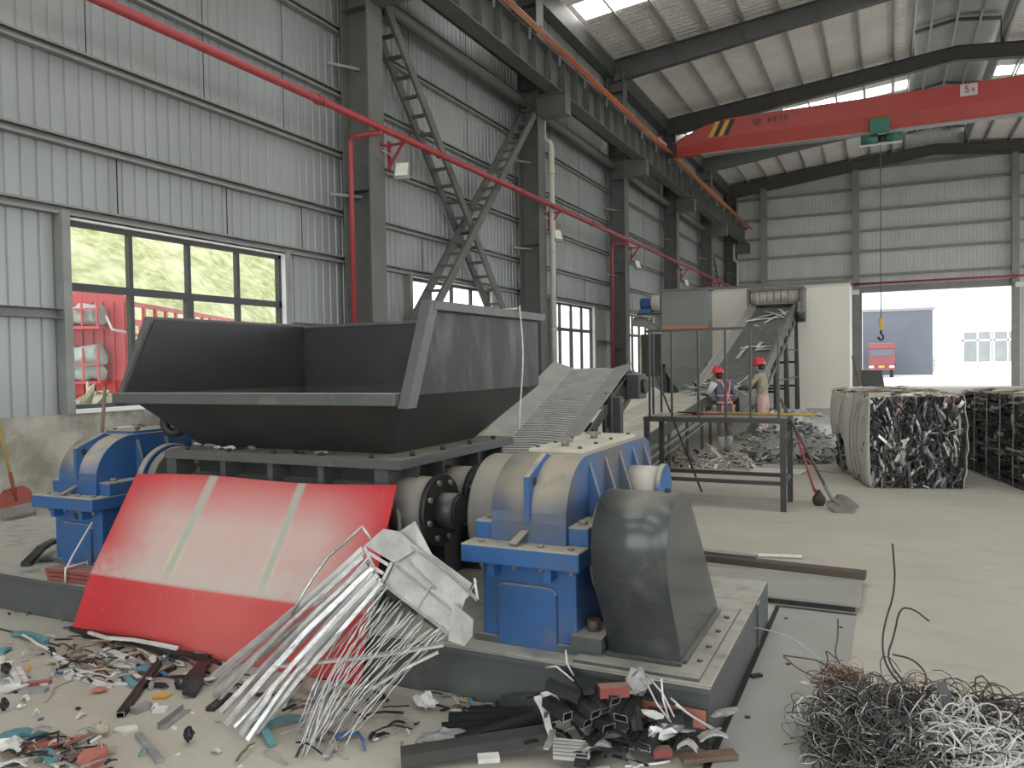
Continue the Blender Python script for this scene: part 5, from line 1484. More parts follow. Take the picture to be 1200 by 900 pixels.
px(0, 836, 11, 832, .05, .03, K['blackpl'], 'black_offcut', 'black and white rolled offcut low at the left picture edge', 'offcut', kind='crumple')
px(31, 788, 37, 787, .03, .02, K['yellow'], 'orange_scrap', 'small orange lump near the left picture edge', 'scrap', kind='crumple')
px(156, 766, 168, 767, .04, .02, K['yellow'], 'orange_scrap', 'orange scrap tucked under the black strips', 'scrap', kind='chip')
px(177, 819, 202, 815, .06, .012, K['yellow'], 'orange_scrap', 'flat orange piece on the floor right of the ribbed black profile', 'scrap', kind='chip')
px(206, 810, 210, 808, .045, .03, K['blackpl'], 'black_lump', 'small black lump beside the flat orange piece', 'lump', kind='crumple')
px(104, 813, 128, 811, .05, .014, K['brick'], 'salmon_rag', 'dusty salmon coloured rag on the floor', 'rag', kind='crumple')
px(134, 857, 162, 856, .075, .012, K['white'], 'white_tile', 'largest pale flat tile alone on the floor', 'tile', kind='chip')
px(178, 836, 199, 831, .05, .015, K['white'], 'white_tile', 'smaller pale tile behind the folded grey angle', 'tile', kind='chip')
px(156, 837, 175, 829, .05, .03, K['greysc'], 'grey_offcut', 'ribbed grey block left of the smaller pale tile', 'offcut', kind='bar')
px(184, 855, 214, 832, .045, .03, K['greysc'], 'grey_angle', 'folded grey angle strip on the floor', 'angle', kind='angle')
px(162, 863, 188, 895, .03, .02, K['greysc'], 'grey_strip', 'pale grey strip with a rusty end near the bottom edge', 'strip', kind='bar')
px(215, 873, 228, 871, .06, .035, K['blackpl'], 'black_lump', 'black lump alone on the floor near the silver strips', 'lump', kind='crumple')
px(89, 844, 101, 838, .015, .01, K['white'], 'white_sliver', 'thin white sliver alone on the floor', 'sliver', bend=.01)
px(107, 862, 130, 864, .06, .03, K['tan'], 'torn_paper', 'torn pale paper scrap left of the large pale tile', 'paper', kind='crumple')
px(35, 877, 70, 876, .035, .03, K['brick'], 'salmon_bar', 'salmon red bar on the mixed litter in the bottom left corner', 'bar', kind='bar')
px(92, 897, 126, 894, .13, .05, K['brick'], 'salmon_block', 'salmon red wedge at the bottom left of the picture', 'block', kind='chip')
px(0, 878, 22, 885, .12, .03, K['white'], 'printed_film', 'white film with red print in the bottom left corner', 'film', kind='crumple')
mbh = MB(); mbh.tube([atZ(u, v, h) for u, v, h in ((20, 738, .01), (27, 744, .03), (36, 749, .05), (44, 755, .04), (55, 760, .02), (66, 768, .01))], .008, 7)
tag(mbh.build('white_hose', K['white'], base=atZ(40, 752)), 'thin white hose across the teal strip at the left', 'hose')
mbh = MB(); mbh.tube([atZ(u, v, h) for u, v, h in ((0, 737, .004), (20, 742, .01), (48, 751, .004), (70, 757, .006))], .005, 6)
tag(mbh.build('black_wire', K['black'], base=atZ(40, 745)), 'thin black wire on the floor at the far left', 'wire')
mbh = MB(); mbh.tube([atZ(u, v, h) for u, v, h in ((52, 823, .004), (60, 815, .01), (63, 806, .006), (74, 801, .006), (86, 797, .004))], .004, 6)
tag(mbh.build('tan_string', K['tan'], base=atZ(60, 812)), 'curled tan string left of the salmon rag', 'string')

# ---- random small litter, grouped by colour and place
def fill(poly, n, kinds, seed, zone, group_sfx, zmax=.03, smin=.04, smax=.14):
    r = random.Random(seed)
    us = [p[0] for p in poly]; vs = [p[1] for p in poly]
    k = 0
    while k < n:
        u, v = r.uniform(min(us), max(us)), r.uniform(min(vs), max(vs))
        ins = False
        for i in range(len(poly)):
            (x1, y1), (x2, y2) = poly[i], poly[i - 1]
            if (y1 > v) != (y2 > v) and u < (x2 - x1) * (v - y1) / (y2 - y1) + x1: ins = not ins
        if not ins: continue
        mname, cname, wt = r.choices(kinds, [x[2] for x in kinds])[0]
        c = atZ(u, v); a = r.uniform(0, math.pi); L = r.uniform(smin, smax)
        kd = r.choice(('strip', 'strip', 'chip', 'angle', 'crumple', 'bar'))
        d = V((math.cos(a), math.sin(a), 0)) * L / 2
        z = r.uniform(0, zmax) if r.random() < .5 else 0
        flat(c - d, c + d, r.uniform(.008, .03) if kd != 'crumple' else L * .4, r.uniform(.004, .011), K[mname], cname.replace(' ', '_') + '_scrap', 'small %s scrap piece %s' % (cname, zone), S, 'small %s scraps %s' % (cname, group_sfx), kind=kd, bend=r.uniform(0, .03), seed=k, z=z)
        k += 1
MIX = [('white', 'white', 4), ('greysc', 'grey', 4), ('blackpl', 'black', 5), ('tan', 'tan', 2), ('teal', 'teal', .5), ('redsc', 'red', .5), ('bluesc', 'blue', .5), ('alu', 'silver', 1.5)]
fill([(70, 745), (110, 752), (260, 785), (240, 815), (150, 805), (60, 790), (40, 765)], 64, MIX, 21, 'littering the floor before the red sheet', 'before the red sheet', .04)
fill([(0, 872), (90, 868), (130, 885), (140, 905), (0, 905)], 46, MIX + [('redsc', 'red', 2), ('white', 'white', 3)], 22, 'in the mixed litter in the bottom left corner', 'in the bottom left corner', .06)
fill([(4, 704), (40, 706), (88, 722), (82, 738), (40, 722), (4, 716)], 16, MIX, 23, 'along the foot of the base block at the far left', 'along the base block at the left', .02, .03, .09)
fill([(0, 750), (60, 740), (70, 800), (0, 815)], 18, MIX, 24, 'on the floor at the left picture edge', 'at the left picture edge', .02)
fill([(255, 800), (420, 800), (480, 830), (470, 880), (380, 895), (330, 850)], 34, MIX, 25, 'on the floor around the silver strips', 'around the silver strips', .02)
fill([(480, 812), (600, 822), (640, 830), (560, 850), (480, 850)], 16, MIX, 27, 'on the floor in front of the base block', 'in front of the base block', .02, .03, .1)
fill([(0, 820), (250, 830), (300, 900), (150, 900), (0, 850)], 14, MIX, 26, 'scattered on the open floor at the left', 'on the open floor at the left', .0, .015, .05)
fill([(600, 850), (680, 800), (800, 800), (860, 880), (860, 905), (600, 905)], 40, [('blackpl', 'black', 6), ('alu', 'silver', 3), ('white', 'white', 2), ('greysc', 'grey', 3)], 28, 'in the pile of black profiles', 'in the pile of black profiles', .16, .06, .22)

DK = [('blackpl', 'black', 5), ('greysc', 'grey', 2), ('brown', 'brown', 2), ('white', 'white', 1.5), ('tan', 'tan', 1)]
def slivers(poly, n, kinds, seed, zone, gsfx, lo=.06, hi=.2, zmax=.03):
    r = random.Random(seed)
    us = [p[0] for p in poly]; vs = [p[1] for p in poly]
    for k in range(n):
        u, v = r.uniform(min(us), max(us)), r.uniform(min(vs), max(vs))
        mname, cname, wt = r.choices(kinds, [x[2] for x in kinds])[0]
        c = atZ(u, v); a = r.gauss(.1, .8); L = r.uniform(lo, hi)
        d = V((math.cos(a), math.sin(a), 0)) * L / 2
        flat(c - d, c + d, r.uniform(.004, .014), r.uniform(.003, .008), K[mname], cname + '_sliver', 'thin %s sliver %s' % (cname, zone), 'sliver', 'thin %s slivers %s' % (cname, gsfx), kind='strip', bend=r.uniform(0, .02), seed=900 + k, z=r.uniform(0, zmax))
slivers([(75, 748), (240, 805)], 60, DK, 71, 'in the litter before the red sheet', 'before the red sheet')
slivers([(60, 765), (150, 800)], 22, DK, 72, 'among the white profiles before the red sheet', 'among the white profiles')
slivers([(0, 872), (130, 900)], 36, DK + [('redsc', 'red', 3)], 73, 'in the bottom left corner', 'in the bottom left corner', .04, .14, .06)
slivers([(270, 790), (480, 890)], 34, DK, 74, 'on the floor around the silver strips', 'around the silver strips')
slivers([(6, 706), (86, 724)], 12, DK, 75, 'along the base block at the far left', 'along the base block', .03, .1, .01)
slivers([(490, 800), (640, 835)], 18, DK, 76, 'on the floor before the base block', 'before the base block')
# ---- pile of black profiles, centre foreground
BP = 'black hollow profile in the pile before the blue gearbox, '
def prof(u1, v1, h1, u2, v2, h2, wd, th, lab, m='blackpl', kd='hollow', name='black_profile'):
    px(u1, v1, u2, v2, wd, th, K[m], name, lab, 'profile', h1=h1, h2=h2, kind=kd)
prof(470, 894, .02, 648, 866, .06, .09, .05, 'longest flat grey-black channel at the front of the pile', 'channel', 'bar', 'long_channel')
prof(535, 876, .03, 676, 834, .10, .05, .045, 'long black channel slanting up into the pile', 'blackpl', 'bar', 'long_channel')
prof(518, 858, .01, 594, 850, .02, .05, .035, 'black profile nearest the striped film, lower of three', )
prof(526, 846, .03, 622, 841, .04, .05, .035, 'black profile nearest the striped film, middle of three')
prof(550, 836, .05, 626, 838, .05, .04, .03, 'black profile nearest the striped film, upper of three')
ends = [(677, 822, .26, 640, 806, .30), (688, 852, .16, 660, 830, .2), (713, 858, .12, 690, 832, .16), (745, 858, .10, 740, 830, .18), (737, 877, .05, 756, 850, .1), (708, 836, .2, 690, 812, .26), (720, 826, .24, 706, 806, .28), (697, 842, .2, 668, 818, .24), (755, 880, .06, 775, 852, .1), (665, 845, .2, 640, 826, .22), (760, 842, .16, 800, 846, .16), (728, 846, .16, 742, 822, .2)]
EL = ['topmost, pointing left', 'left of the white label', 'with a bright cut end', 'upright cut end right of centre', 'lowest, beside the silver film', 'under the red block', 'just left of the clear film', 'second from the top left', 'lying at the right front', 'far left under the white strip', 'reaching to the right', 'in the middle of the pile']
for k, (a, b, h, c, d, g) in enumerate(ends):
    px(a, b, c, d, .05 + .008 * (k % 3), .04, K['blackpl'], 'black_profile', BP + EL[k], 'profile', 'black profiles in the pile', h1=h, h2=g, kind='hollow')
    # bright cut end
    p = atZ(a, b, h); q = atZ(c, d, g); dd = (p - q).normalized(); sd = dd.cross(V((0, 0, 1))).normalized()
for k, (a, b, h, c, d, g, lb) in enumerate(((693, 868, .05, 680, 900, .03, 'black bent bar running down the front of the pile, left one'), (736, 872, .05, 686, 897, .03, 'black bent bar running down the front of the pile, right one'), (690, 815, .28, 662, 785, .24, 'black strip resting on the base block edge above the pile'), (700, 822, .25, 668, 792, .26, 'second black strip resting on the base block edge'), (757, 845, .12, 812, 850, .12, 'wide black strip at the right of the pile'), (782, 880, .03, 830, 878, .03, 'black block at the right front of the pile'))):
    px(a, b, c, d, .05, .02, K['blackpl'], 'black_strip', lb, 'strip', h1=h, h2=g, bend=.02)
rp = random.Random(88)
for k in range(30):
    u0, v0 = rp.uniform(640, 790), rp.uniform(812, 885); h0 = rp.uniform(.04, .22) * (1 if v0 < 850 else .5)
    u1, v1 = u0 + rp.uniform(-70, 70), v0 + rp.uniform(-22, 26); h1 = max(.01, h0 + rp.uniform(-.08, .05))
    px(u0, v0, u1, v1, rp.uniform(.012, .03), rp.uniform(.004, .012), K['blackpl' if k % 4 else 'channel'], 'black_strip', 'thin black strip among the black hollow profiles', 'strip', 'thin black strips in the pile', h1=h0, h2=h1, bend=rp.uniform(0, .03), seed=k)
for k in range(14):
    u0, v0 = rp.uniform(660, 820), rp.uniform(815, 885); h0 = rp.uniform(.05, .14) * (1 if v0 < 850 else .5)
    px(u0, v0, u0 + rp.uniform(14, 40), v0 + rp.uniform(-8, 8), rp.uniform(.02, .05), rp.uniform(.006, .02), K['alu' if k % 2 else 'alup'], 'silver_shred', 'small silver shred caught in the pile of black profiles', 'shred', 'silver shreds in the pile', h1=h0, h2=h0, kind='strip', bend=.03, seed=k)
px(702, 816, 736, 814, .055, .045, K['redsc'], 'red_block', 'dull red wooden block on top of the pile of black profiles', 'block', h1=.27, h2=.27, kind='bar')
px(792, 823, 826, 830, .05, .03, K['brick'], 'red_offcut', 'salmon red strip at the foot of the base block corner', 'offcut', h1=.12, h2=.12, kind='bar')
px(764, 886, 786, 884, .05, .03, K['redsc'], 'red_offcut', 'dark red offcut low at the right of the pile', 'offcut', h1=.03, h2=.03, kind='bar')
px(732, 822, 762, 812, .10, .06, K['greysc'], 'clear_film', 'crumpled silver film ball on top of the pile of black profiles', 'film', h1=.22, h2=.22, kind='crumple')
px(752, 838, 778, 846, .06, .015, K['white'], 'white_film', 'white film piece below the silver film ball', 'film', h1=.2, h2=.2, kind='crumple')
px(752, 876, 800, 858, .08, .04, K['alu'], 'silver_film', 'silver film roll at the right front of the pile', 'film', h1=.06, h2=.08, kind='crumple')
px(482, 880, 545, 866, .12, .03, K['greysc'], 'grey_film', 'crumpled grey film in front of the long channel', 'film', h1=.0, h2=.0, kind='crumple')
px(486, 826, 512, 836, .08, .04, K['white'], 'printed_film', 'white film with magenta print left of the black profiles', 'film', kind='crumple')
px(540, 822, 552, 821, .03, .012, K['yellow'], 'orange_scrap', 'small orange chip by the foot of the base block', 'scrap', kind='chip')
px(798, 892, 862, 886, .06, .02, K['brown'], 'wooden_board', 'brown board at the bottom right of the pile', 'board', h1=.02, h2=.02, kind='bar')
px(560, 892, 585, 890, .05, .02, K['white'], 'white_offcut', 'white offcut on the long flat channel', 'offcut', h1=.08, h2=.08, kind='bar')
px(630, 819, 648, 868, .035, .012, K['white'], 'white_strip', 'white strip standing up the left side of the pile', 'strip', h1=.24, h2=.1, bend=.01)
px(645, 810, 656, 826, .05, .02, K['white'], 'white_strip', 'short white angle at the top left of the pile', 'strip', h1=.25, h2=.22, kind='angle')
lab = MB(); lab.plate([atZ(648, 864, .1), atZ(690, 868, .1), atZ(692, 893, .05), atZ(648, 889, .05)], .006)
lo = lab.build('ribbed_sheet', K['white'], base=atZ(670, 878)); tag(lo, 'white ribbed sheet lying on the front of the black profiles', 'sheet')
rl = MB()
for k in range(5):
    a = .15 + .17 * k
    rl.bar(atZ(648, 864, .108).lerp(atZ(648, 889, .058), a), atZ(690, 868, .108).lerp(atZ(692, 893, .058), a), .005, .004)
rl.build('sheet_rib', K['greysc'], lo)
for k, pts in enumerate((((745, 790, .3), (760, 805, .34), (770, 825, .3), (786, 846, .2)), ((757, 790, .32), (776, 812, .3), (790, 840, .2)), ((775, 795, .36), (777, 820, .28), (784, 842, .2)), ((786, 818, .26), (806, 836, .2), (840, 858, .08)), ((792, 826, .24), (812, 840, .16), (852, 862, .04)), ((640, 782, .33), (652, 781, .36), (663, 790, .33), (672, 798, .3)), ((663, 762, .40), (664, 776, .36), (672, 792, .3)))):
    mw = MB(); mw.tube([atZ(u, v, h) for u, v, h in pts], .0045, 5)
    tag(mw.build('silver_wire', K['white'], base=atZ(*pts[1][:2])), 'thin bright wire strand sticking out of the pile of black profiles', 'wire', 'bright wire strands in the pile')

# ---- scrap on the left of the base block
t = thing('strip_bundle', 'strapped bundle of dull red strips lying before the left blue gearbox', 'bundle', (-5.1, 3.6, PZ))
p0, p1 = atZ(63, 676, PZ + .005), atZ(126, 684, PZ + .005)
d = (p1 - p0).normalized(); s = d.cross(V((0, 0, 1)))
r = random.Random(2)
for k in range(9):
    a = p0 + s * (-.05 * (k % 3) + .04) + V((0, 0, .028 * (k // 3) + .012)) + d * r.uniform(-.02, .02)
    MB().bar(a, a + d * ((p1 - p0).length + r.uniform(-.03, .05)), .044, .022).build('red_strip', K['redsc'], t)
q = p0.lerp(p1, .42)
MB().tube([q + s * .08 + V((0, 0, 0)), q + s * .075 + V((0, 0, .1)), q - s * .09 + V((0, 0, .1)), q - s * .095], .008, 6).build('strap', K['white'], t)
tu, tv = atY(108, 612, 3.62), q + s * .07 + V((0, 0, .09))
MB().tube([tv, tv.lerp(tu, .25) + V((-.01, 0, 0)), tu], .006, 6).build('strap_tail', K['white'], t)
flat(atZ(30, 664, PZ), atZ(66, 636, PZ + .06), .07, .03, K['blackpl'], 'black_offcut', 'thick black offcut on the base block left of the left gearbox', 'offcut', bend=.03)
flat(atZ(50, 658, PZ), atZ(118, 658, PZ), .09, .012, K['blackpl'], 'black_mat', 'flat black strip under the foot of the left gearbox', 'strip', bend=.0)
for k, (u, v) in enumerate(((244, 524), (256, 526), (268, 527), (282, 526), (296, 527), (350, 532), (375, 533), (232, 522))):
    c = atZ(u, v, 1.152); rr = random.Random(k)
    flat(c + V((-.05, 0, 0)), c + V((.05, rr.uniform(-.03, .03), 0)), .03, .011, K['white' if k in (1, 2, 7) else 'blackpl' if k % 2 else 'greysc'], 'flange_scrap', 'small scrap fragment lying on the shredder flange below the hopper', 'scrap piece', 'scrap fragments on the shredder flange', kind='crumple', seed=k)

# ---- torn aluminium panel with its strips leaning against the red sheet
def PP(u, v, y): return atY(u, v, y)
t = thing('torn_aluminium_sheet', 'torn silver aluminium panel propped between the red sheet and the base block', 'panel', atZ(470, 760))
YP = 3.20
def pln(u, v):
    # plane of the panel: leans back, far edge higher
    return PP(u, v, YP - .1 + (760 - v) / 760 * .6)
b = MB(); b.plate([pln(462, 660), pln(494, 641), pln(553, 684), pln(545, 702), pln(530, 748), pln(449, 686)], .008)
pb = b.build('main_plate', K['alup'], t, bevel=.002)
b = MB(); b.plate([pln(452, 621) + V((0, -.02, .01)), pln(470, 624) + V((0, -.02, .01)), pln(494, 641) + V((0, -.03, .0)), pln(466, 658) + V((0, -.03, 0)), pln(430, 638) + V((0, -.02, 0))], .006); b.build('folded_flap', K['alup'], t)
for a_, c_ in (((430, 640), (452, 690)), ((462, 658), (449, 684)), ((432, 645), (458, 661)), ((428, 656), (452, 671)), ((424, 664), (449, 684))):
    MB().bar(pln(*a_) + V((0, -.02, 0)), pln(*c_) + V((0, -.02, 0)), .016, .007, up=(.2, -1, .4)).build('frame_bar', K['alup'], t)
b = MB(); b.plate([pln(462, 628) + V((0, .03, .01)), pln(482, 617) + V((0, .03, .02)), pln(507, 652) + V((0, .0, .0)), pln(490, 648)], .006); b.build('folded_flap', K['alup'], t)
b = MB(); b.plate([pln(534, 704) + V((0, -.03, 0)), pln(560, 722) + V((0, -.05, 0)), pln(559, 742) + V((0, -.05, 0)), pln(549, 754) + V((0, -.04, 0)), pln(529, 748) + V((0, -.03, 0))], .006); b.build('folded_flap', K['alup'], t)
def seam(a, c, rr=.006, m='alu', dy=-.012, nm='seam'):
    MB().bar(pln(*a) + V((0, dy, 0)), pln(*c) + V((0, dy, 0)), rr * 2, rr).build(nm, K[m], t)
for a, c in (((484, 640), (550, 690)), ((449, 683), (527, 742)), ((478, 655), (512, 690)), ((465, 662), (540, 722)), ((507, 684), (490, 712)), ((560, 680), (548, 700))): seam(a, c)
for a, c in (((453, 690), (468, 702)), ((478, 708), (490, 718)), ((500, 724), (514, 735))): seam(a, c, .009, 'black', -.016, 'slot')
b = MB(); b.bar(pln(486, 641) + V((0, -.03, .01)), pln(527, 668) + V((0, -.04, .01)), .012); b.bar(pln(527, 668) + V((0, -.04, .01)), pln(567, 699) + V((0, -.06, .0)), .012); b.bar(pln(567, 699) + V((0, -.06, 0)), pln(556, 678), .01); b.build('edge_strip', K['alu'], t)

ORDN = ['leftmost', 'second from the left', 'third from the left', 'fourth from the left', 'fifth from the left', 'sixth from the left', 'seventh from the left', 'eighth from the left', 'ninth from the left', 'tenth from the left', 'eleventh from the left', 'twelfth from the left', 'fifth from the right', 'fourth from the right', 'third from the right', 'second from the right', 'rightmost']
tops = [(429, 641), (431, 645), (434, 650), (433, 647), (437, 655), (439, 660), (436, 652), (442, 664), (444, 668), (441, 660), (447, 672), (449, 677), (446, 668), (452, 680), (455, 684), (451, 676), (458, 686)]
feet = [(246, 796), (250, 803), (249, 815), (257, 822), (260, 806), (258, 834), (270, 842), (264, 849), (274, 853), (283, 846), (281, 860), (289, 867), (296, 850), (300, 858), (306, 842), (314, 850), (322, 836)]
wid = [.036, .014, .034, .012, .020, .034, .014, .036, .022, .012, .034, .026, .012, .03, .014, .02, .012]
for k in range(17):
    rr = random.Random(60 + k)
    up = pln(*tops[k]) + V((0, -.03 - .012 * (k % 3), 0)); lo_ = atZ(*feet[k], .012 + .018 * (k % 3))
    wd = wid[k]
    n = 14; pts = []
    for i in range(n + 1):
        f = i / n
        p = up.lerp(lo_, f)
        p.z += (-.02 + .016 * (k % 4)) * math.sin(math.pi * f) + rr.uniform(-.002, .002)
        p += V((rr.uniform(-.002, .002) + .006 * math.sin(f * 5 + k * 2), -.012 * math.sin(math.pi * f) + .014 * ((k * 7) % 5 - 2) * math.sin(math.pi * f), 0))
        pts.append(p)
    s = (lo_ - up).cross(V((.2, -1, .5))).normalized()
    ph = rr.uniform(-.9, .9)
    kink = rr.randrange(4, 11)
    vs = []
    for i, p in enumerate(pts):
        an = ph + .15 * math.sin(i * .5) + (.5 if i > kink else 0)
        out = V((.1, -.75, .65))
        ss = (s * math.cos(an) + out * math.sin(an)) * wd / 2
        rg = (out * math.cos(an) - s * math.sin(an)) * wd * .38
        tt = V((0, .003, -.004))
        vs += [p - ss, p + rg, p + ss, p + ss + tt, p + rg + tt, p - ss + tt]
    fs = [tuple(range(6))[::-1], tuple(6 * n + q for q in range(6))]
    for i in range(n):
        for j in range(6): fs.append((6 * i + j, 6 * i + (j + 1) % 6, 6 * i + 6 + (j + 1) % 6, 6 * i + 6 + j))
    mb = MB(); mb.add(vs, fs)
    o = mb.build('aluminium_strip', K['alu'] if k % 3 else K['alup'], base=lo_)
    tag(o, 'long silver strip slanting to the floor before the red sheet, ' + ORDN[k], 'strip', 'silver strips leaning on the red sheet')
mb = MB(); mb.tube([pln(436, 634), pln(425, 617), pln(405, 635), pln(385, 652), PP(370, 672, 3.15), PP(355, 696, 3.1), PP(341, 720, 3.05)], .009, 6)
tag(mb.build('bent_strip', K['alu'], base=pln(400, 640)), 'thin bent silver strip kinked over in front of the red sheet', 'strip')
mb = MB(); mb.bar(pln(527, 751) + V((0, -.05, 0)), PP(430, 770, 2.95), .035, .012); mb.bar(PP(430, 770, 2.95), PP(330, 780, 2.85), .03, .012)
tag(mb.build('flat_strip', K['alu'], base=PP(430, 770, 2.95)), 'bright flat silver strip crossing in front of the wire strands', 'strip')
mb = MB(); mb.bar(pln(524, 757) + V((0, -.08, 0)), PP(470, 785, 2.95), .02, .012); mb.bar(PP(470, 785, 2.95), PP(437, 806, 2.9), .024, .012)
tag(mb.build('flat_strip', K['alu'], base=PP(470, 785, 2.95)), 'short bright silver strip below the crossing flat strip', 'strip')
for k in range(36):
    rr = random.Random(300 + k)
    f0 = k / 35
    up = pln(440 + 85 * f0 + rr.uniform(-5, 5), 690 + 52 * f0 + rr.uniform(-6, 4))
    f1 = min(1.1, max(-.05, f0 * .8 + rr.uniform(-.22, .3))); lo_ = atZ(348 + 56 * f1 + rr.uniform(-5, 5), 893 - 38 * rr.random() - 12 * f1, .008)
    bow = rr.uniform(-.6, .8)
    n = 20; pts = []; rad = []
    ph = rr.uniform(0, 6)
    for i in range(n + 1):
        f = i / n
        p = up.lerp(lo_, f)
        p += V((rr.uniform(-.0035, .0035) + .03 * math.sin(f * 3.2 + ph) * math.sin(math.pi * f), rr.uniform(-.0035, .0035) - .05 * math.sin(math.pi * f), .05 * math.sin(math.pi * f) * bow + rr.uniform(-.0035, .0035)))
        p.z = max(p.z, .008)
        pts.append(p); rad.append(rr.choice((.0022, .0026, .003, .004)) * (2.2 if rr.random() < .1 else 1))
    mb = MB(); mb.tube(pts, .005, 5, radii=rad)
    tag(mb.build('crinkled_strand', K['alu'], base=lo_), 'crinkled silver strand hanging from the aluminium panel to the floor', 'strand', 'crinkled silver strands below the aluminium panel')

# ---- wire tangle at the lower right
def tangle(name, label, c, rad, n, r0, mats_, seed, segs=18, step=.05, flatn=.5):
    r = random.Random(seed); mb = MB()
    for _ in range(n):
        a = r.uniform(0, 2 * math.pi); q = r.random() ** .5
        p = V((c[0] + rad[0] * q * math.cos(a), c[1] + rad[1] * q * math.sin(a), c[2] + rad[2] * r.uniform(-.9, .9) * math.sqrt(max(.05, 1 - q * q))))
        d = V((r.uniform(-1, 1), r.uniform(-1, 1), r.uniform(-flatn, flatn))).normalized()
        curl = V((r.gauss(0, .12), r.gauss(0, .12), r.gauss(0, .35)))
        pts = []
        for i in range(segs):
            pts.append(p.copy())
            d = (d + d.cross(curl)).normalized()
            if r.random() < .12: curl = V((r.gauss(0, .12), r.gauss(0, .12), r.gauss(0, .35)))
            o = V(((p.x - c[0]) / rad[0], (p.y - c[1]) / rad[1], (p.z - c[2]) / rad[2]))
            if o.length > .85: d = (d - V((o.x, o.y, o.z)) * (.22 * o.length)).normalized()
            p = p + d * step
            if p.z < .006: p.z = .006; d.z = abs(d.z) * .3
        mb.tube(pts, r0 * r.uniform(.75, 1.3), 4, r.randrange(len(mats_)))
    o = mb.build(name, mats_, base=(c[0], c[1], 0), recalc=False, kind='stuff'); return tag(o, label, 'wire tangle')
tangle('grey_wire_tangle', 'dense tangle of dark grey wire at the lower right of the picture', (.01, 3.62, .08), (.29, .30, .13), 620, .0019, [K['greyw'], K['black'], K['greyw'], K['black'], K['chrome']], 41, 24, .026)
tangle('white_cable_tangle', 'coiled white cable strands at the bottom right corner of the wire pile', (.27, 3.58, .11), (.16, .22, .12), 130, .003, [K['cable'], K['cable'], K['white'], K['black']], 42, 30, .024)
tangle('rusty_wire_tangle', 'tuft of rusty red-brown wire at the upper left of the wire pile', (-.18, 3.92, .16), (.10, .10, .07), 70, .0019, [K['rustw'], K['rustw'], K['rustw'], K['tan']], 43, 20, .022)
tangle('brown_wire_tangle', 'loose brown and black wire ends along the top of the wire pile', (.10, 3.84, .11), (.35, .16, .13), 110, .0019, [K['brownw'], K['brownw'], K['black'], K['rustw']], 44, 22, .03)
tangle('black_wire_tangle', 'springy black wire bent over the white cable strands', (.36, 3.80, .14), (.18, .17, .13), 30, .0026, [K['black'], K['brownw']], 45, 24, .032)
tangle('grey_wire_tangle', 'dense tangle of dark grey wire at the lower right of the picture', (.01, 3.62, .09), (.28, .30, .11), 420, .0021, [K['greyw'], K['greyw'], K['black'], K['chrome']], 41, 20, .035)
tangle('white_cable_tangle', 'coiled white cable strands at the bottom right corner of the wire pile', (.27, 3.62, .11), (.15, .22, .11), 150, .003, [K['cable'], K['cable'], K['white']], 42, 24, .03)
tangle('rusty_wire_tangle', 'tuft of rusty red-brown wire at the upper left of the wire pile', (-.20, 3.92, .16), (.075, .09, .075), 90, .0018, [K['rustw'], K['rustw'], K['tan']], 43, 16, .024)
tangle('brown_wire_tangle', 'loose brown and black wire ends along the top of the wire pile', (.12, 3.84, .12), (.33, .15, .11), 130, .0019, [K['brownw'], K['brownw'], K['black'], K['tan']], 44, 18, .035)
tangle('black_wire_tangle', 'springy black wire bent over the white cable strands', (.36, 3.85, .14), (.17, .16, .11), 34, .0028, [K['black'], K['brownw']], 45, 18, .04)
def wire(pts, r, m, label):
    P = [atY(u, v, y) for u, v, y in pts]
    # smooth
    for _ in range(2):
        Q = [P[0]]
        for a, b_ in zip(P[:-1], P[1:]): Q += [a.lerp(b_, .25), a.lerp(b_, .75)]
        P = Q + [P[-1]]
    mb = MB(); mb.tube(P, r, 6); tag(mb.build('loose_wire', K[m], base=P[0]), label, 'wire')
wire([(1046, 637, 4.3), (1050, 690, 4.3), (1035, 735, 4.25), (1034, 765, 4.2), (1041, 785, 4.1), (1058, 805, 4.0)], .005, 'black', 'longest black wire rising from the pile with a hooked tip')
wire([(1089, 728, 4.3), (1070, 713, 4.3), (1054, 712, 4.28), (1048, 745, 4.25), (1038, 772, 4.15), (1060, 800, 4.05)], .0045, 'black', 'black wire rising from the pile and bent over to the right')
wire([(1046, 767, 4.2), (1070, 772, 4.2), (1087, 790, 4.15), (1083, 807, 4.1), (1066, 810, 4.0)], .0045, 'black', 'black wire curving in a half loop to the right of the pile')
wire([(918, 768, 4.1), (940, 771, 4.1), (960, 774, 4.1), (975, 785, 4.05)], .004, 'rustw', 'reddish wire end reaching left from the rusty tuft')
wire([(918, 769, 4.1), (935, 784, 4.1), (958, 795, 4.1), (972, 776, 4.05), (966, 760, 4.05), (980, 772, 4.0)], .0035, 'rustw', 'reddish wire loop left of the rusty tuft')
wire([(982, 725, 4.2), (982, 748, 4.15), (978, 765, 4.1), (984, 778, 4.05)], .004, 'brownw', 'brown wire standing up from the rusty tuft')
wire([(860, 716, 4.75), (868, 727, 4.7), (878, 735, 4.65), (896, 737, 4.5), (930, 748, 4.3), (960, 772, 4.1)], .004, 'cable', 'thin white wire running from the base block towards the rusty tuft')
wire([(1155, 865, 3.9), (1180, 880, 3.8), (1196, 900, 3.7)], .005, 'black', 'black wire end at the right picture edge')
wire([(1089, 850, 3.85), (1110, 838, 3.85), (1130, 836, 3.85), (1137, 850, 3.8), (1133, 866, 3.75)], .007, 'cable', 'thick white cable loop on top of the white strands')
wire([(1020, 861, 3.7), (1045, 868, 3.68), (1070, 870, 3.66), (1088, 866, 3.68)], .006, 'cable', 'cream cable end lying across the grey tangle')
fs_ = MB(); a_, b_ = atY(1103, 799, 3.72), atY(1114, 836, 3.68)
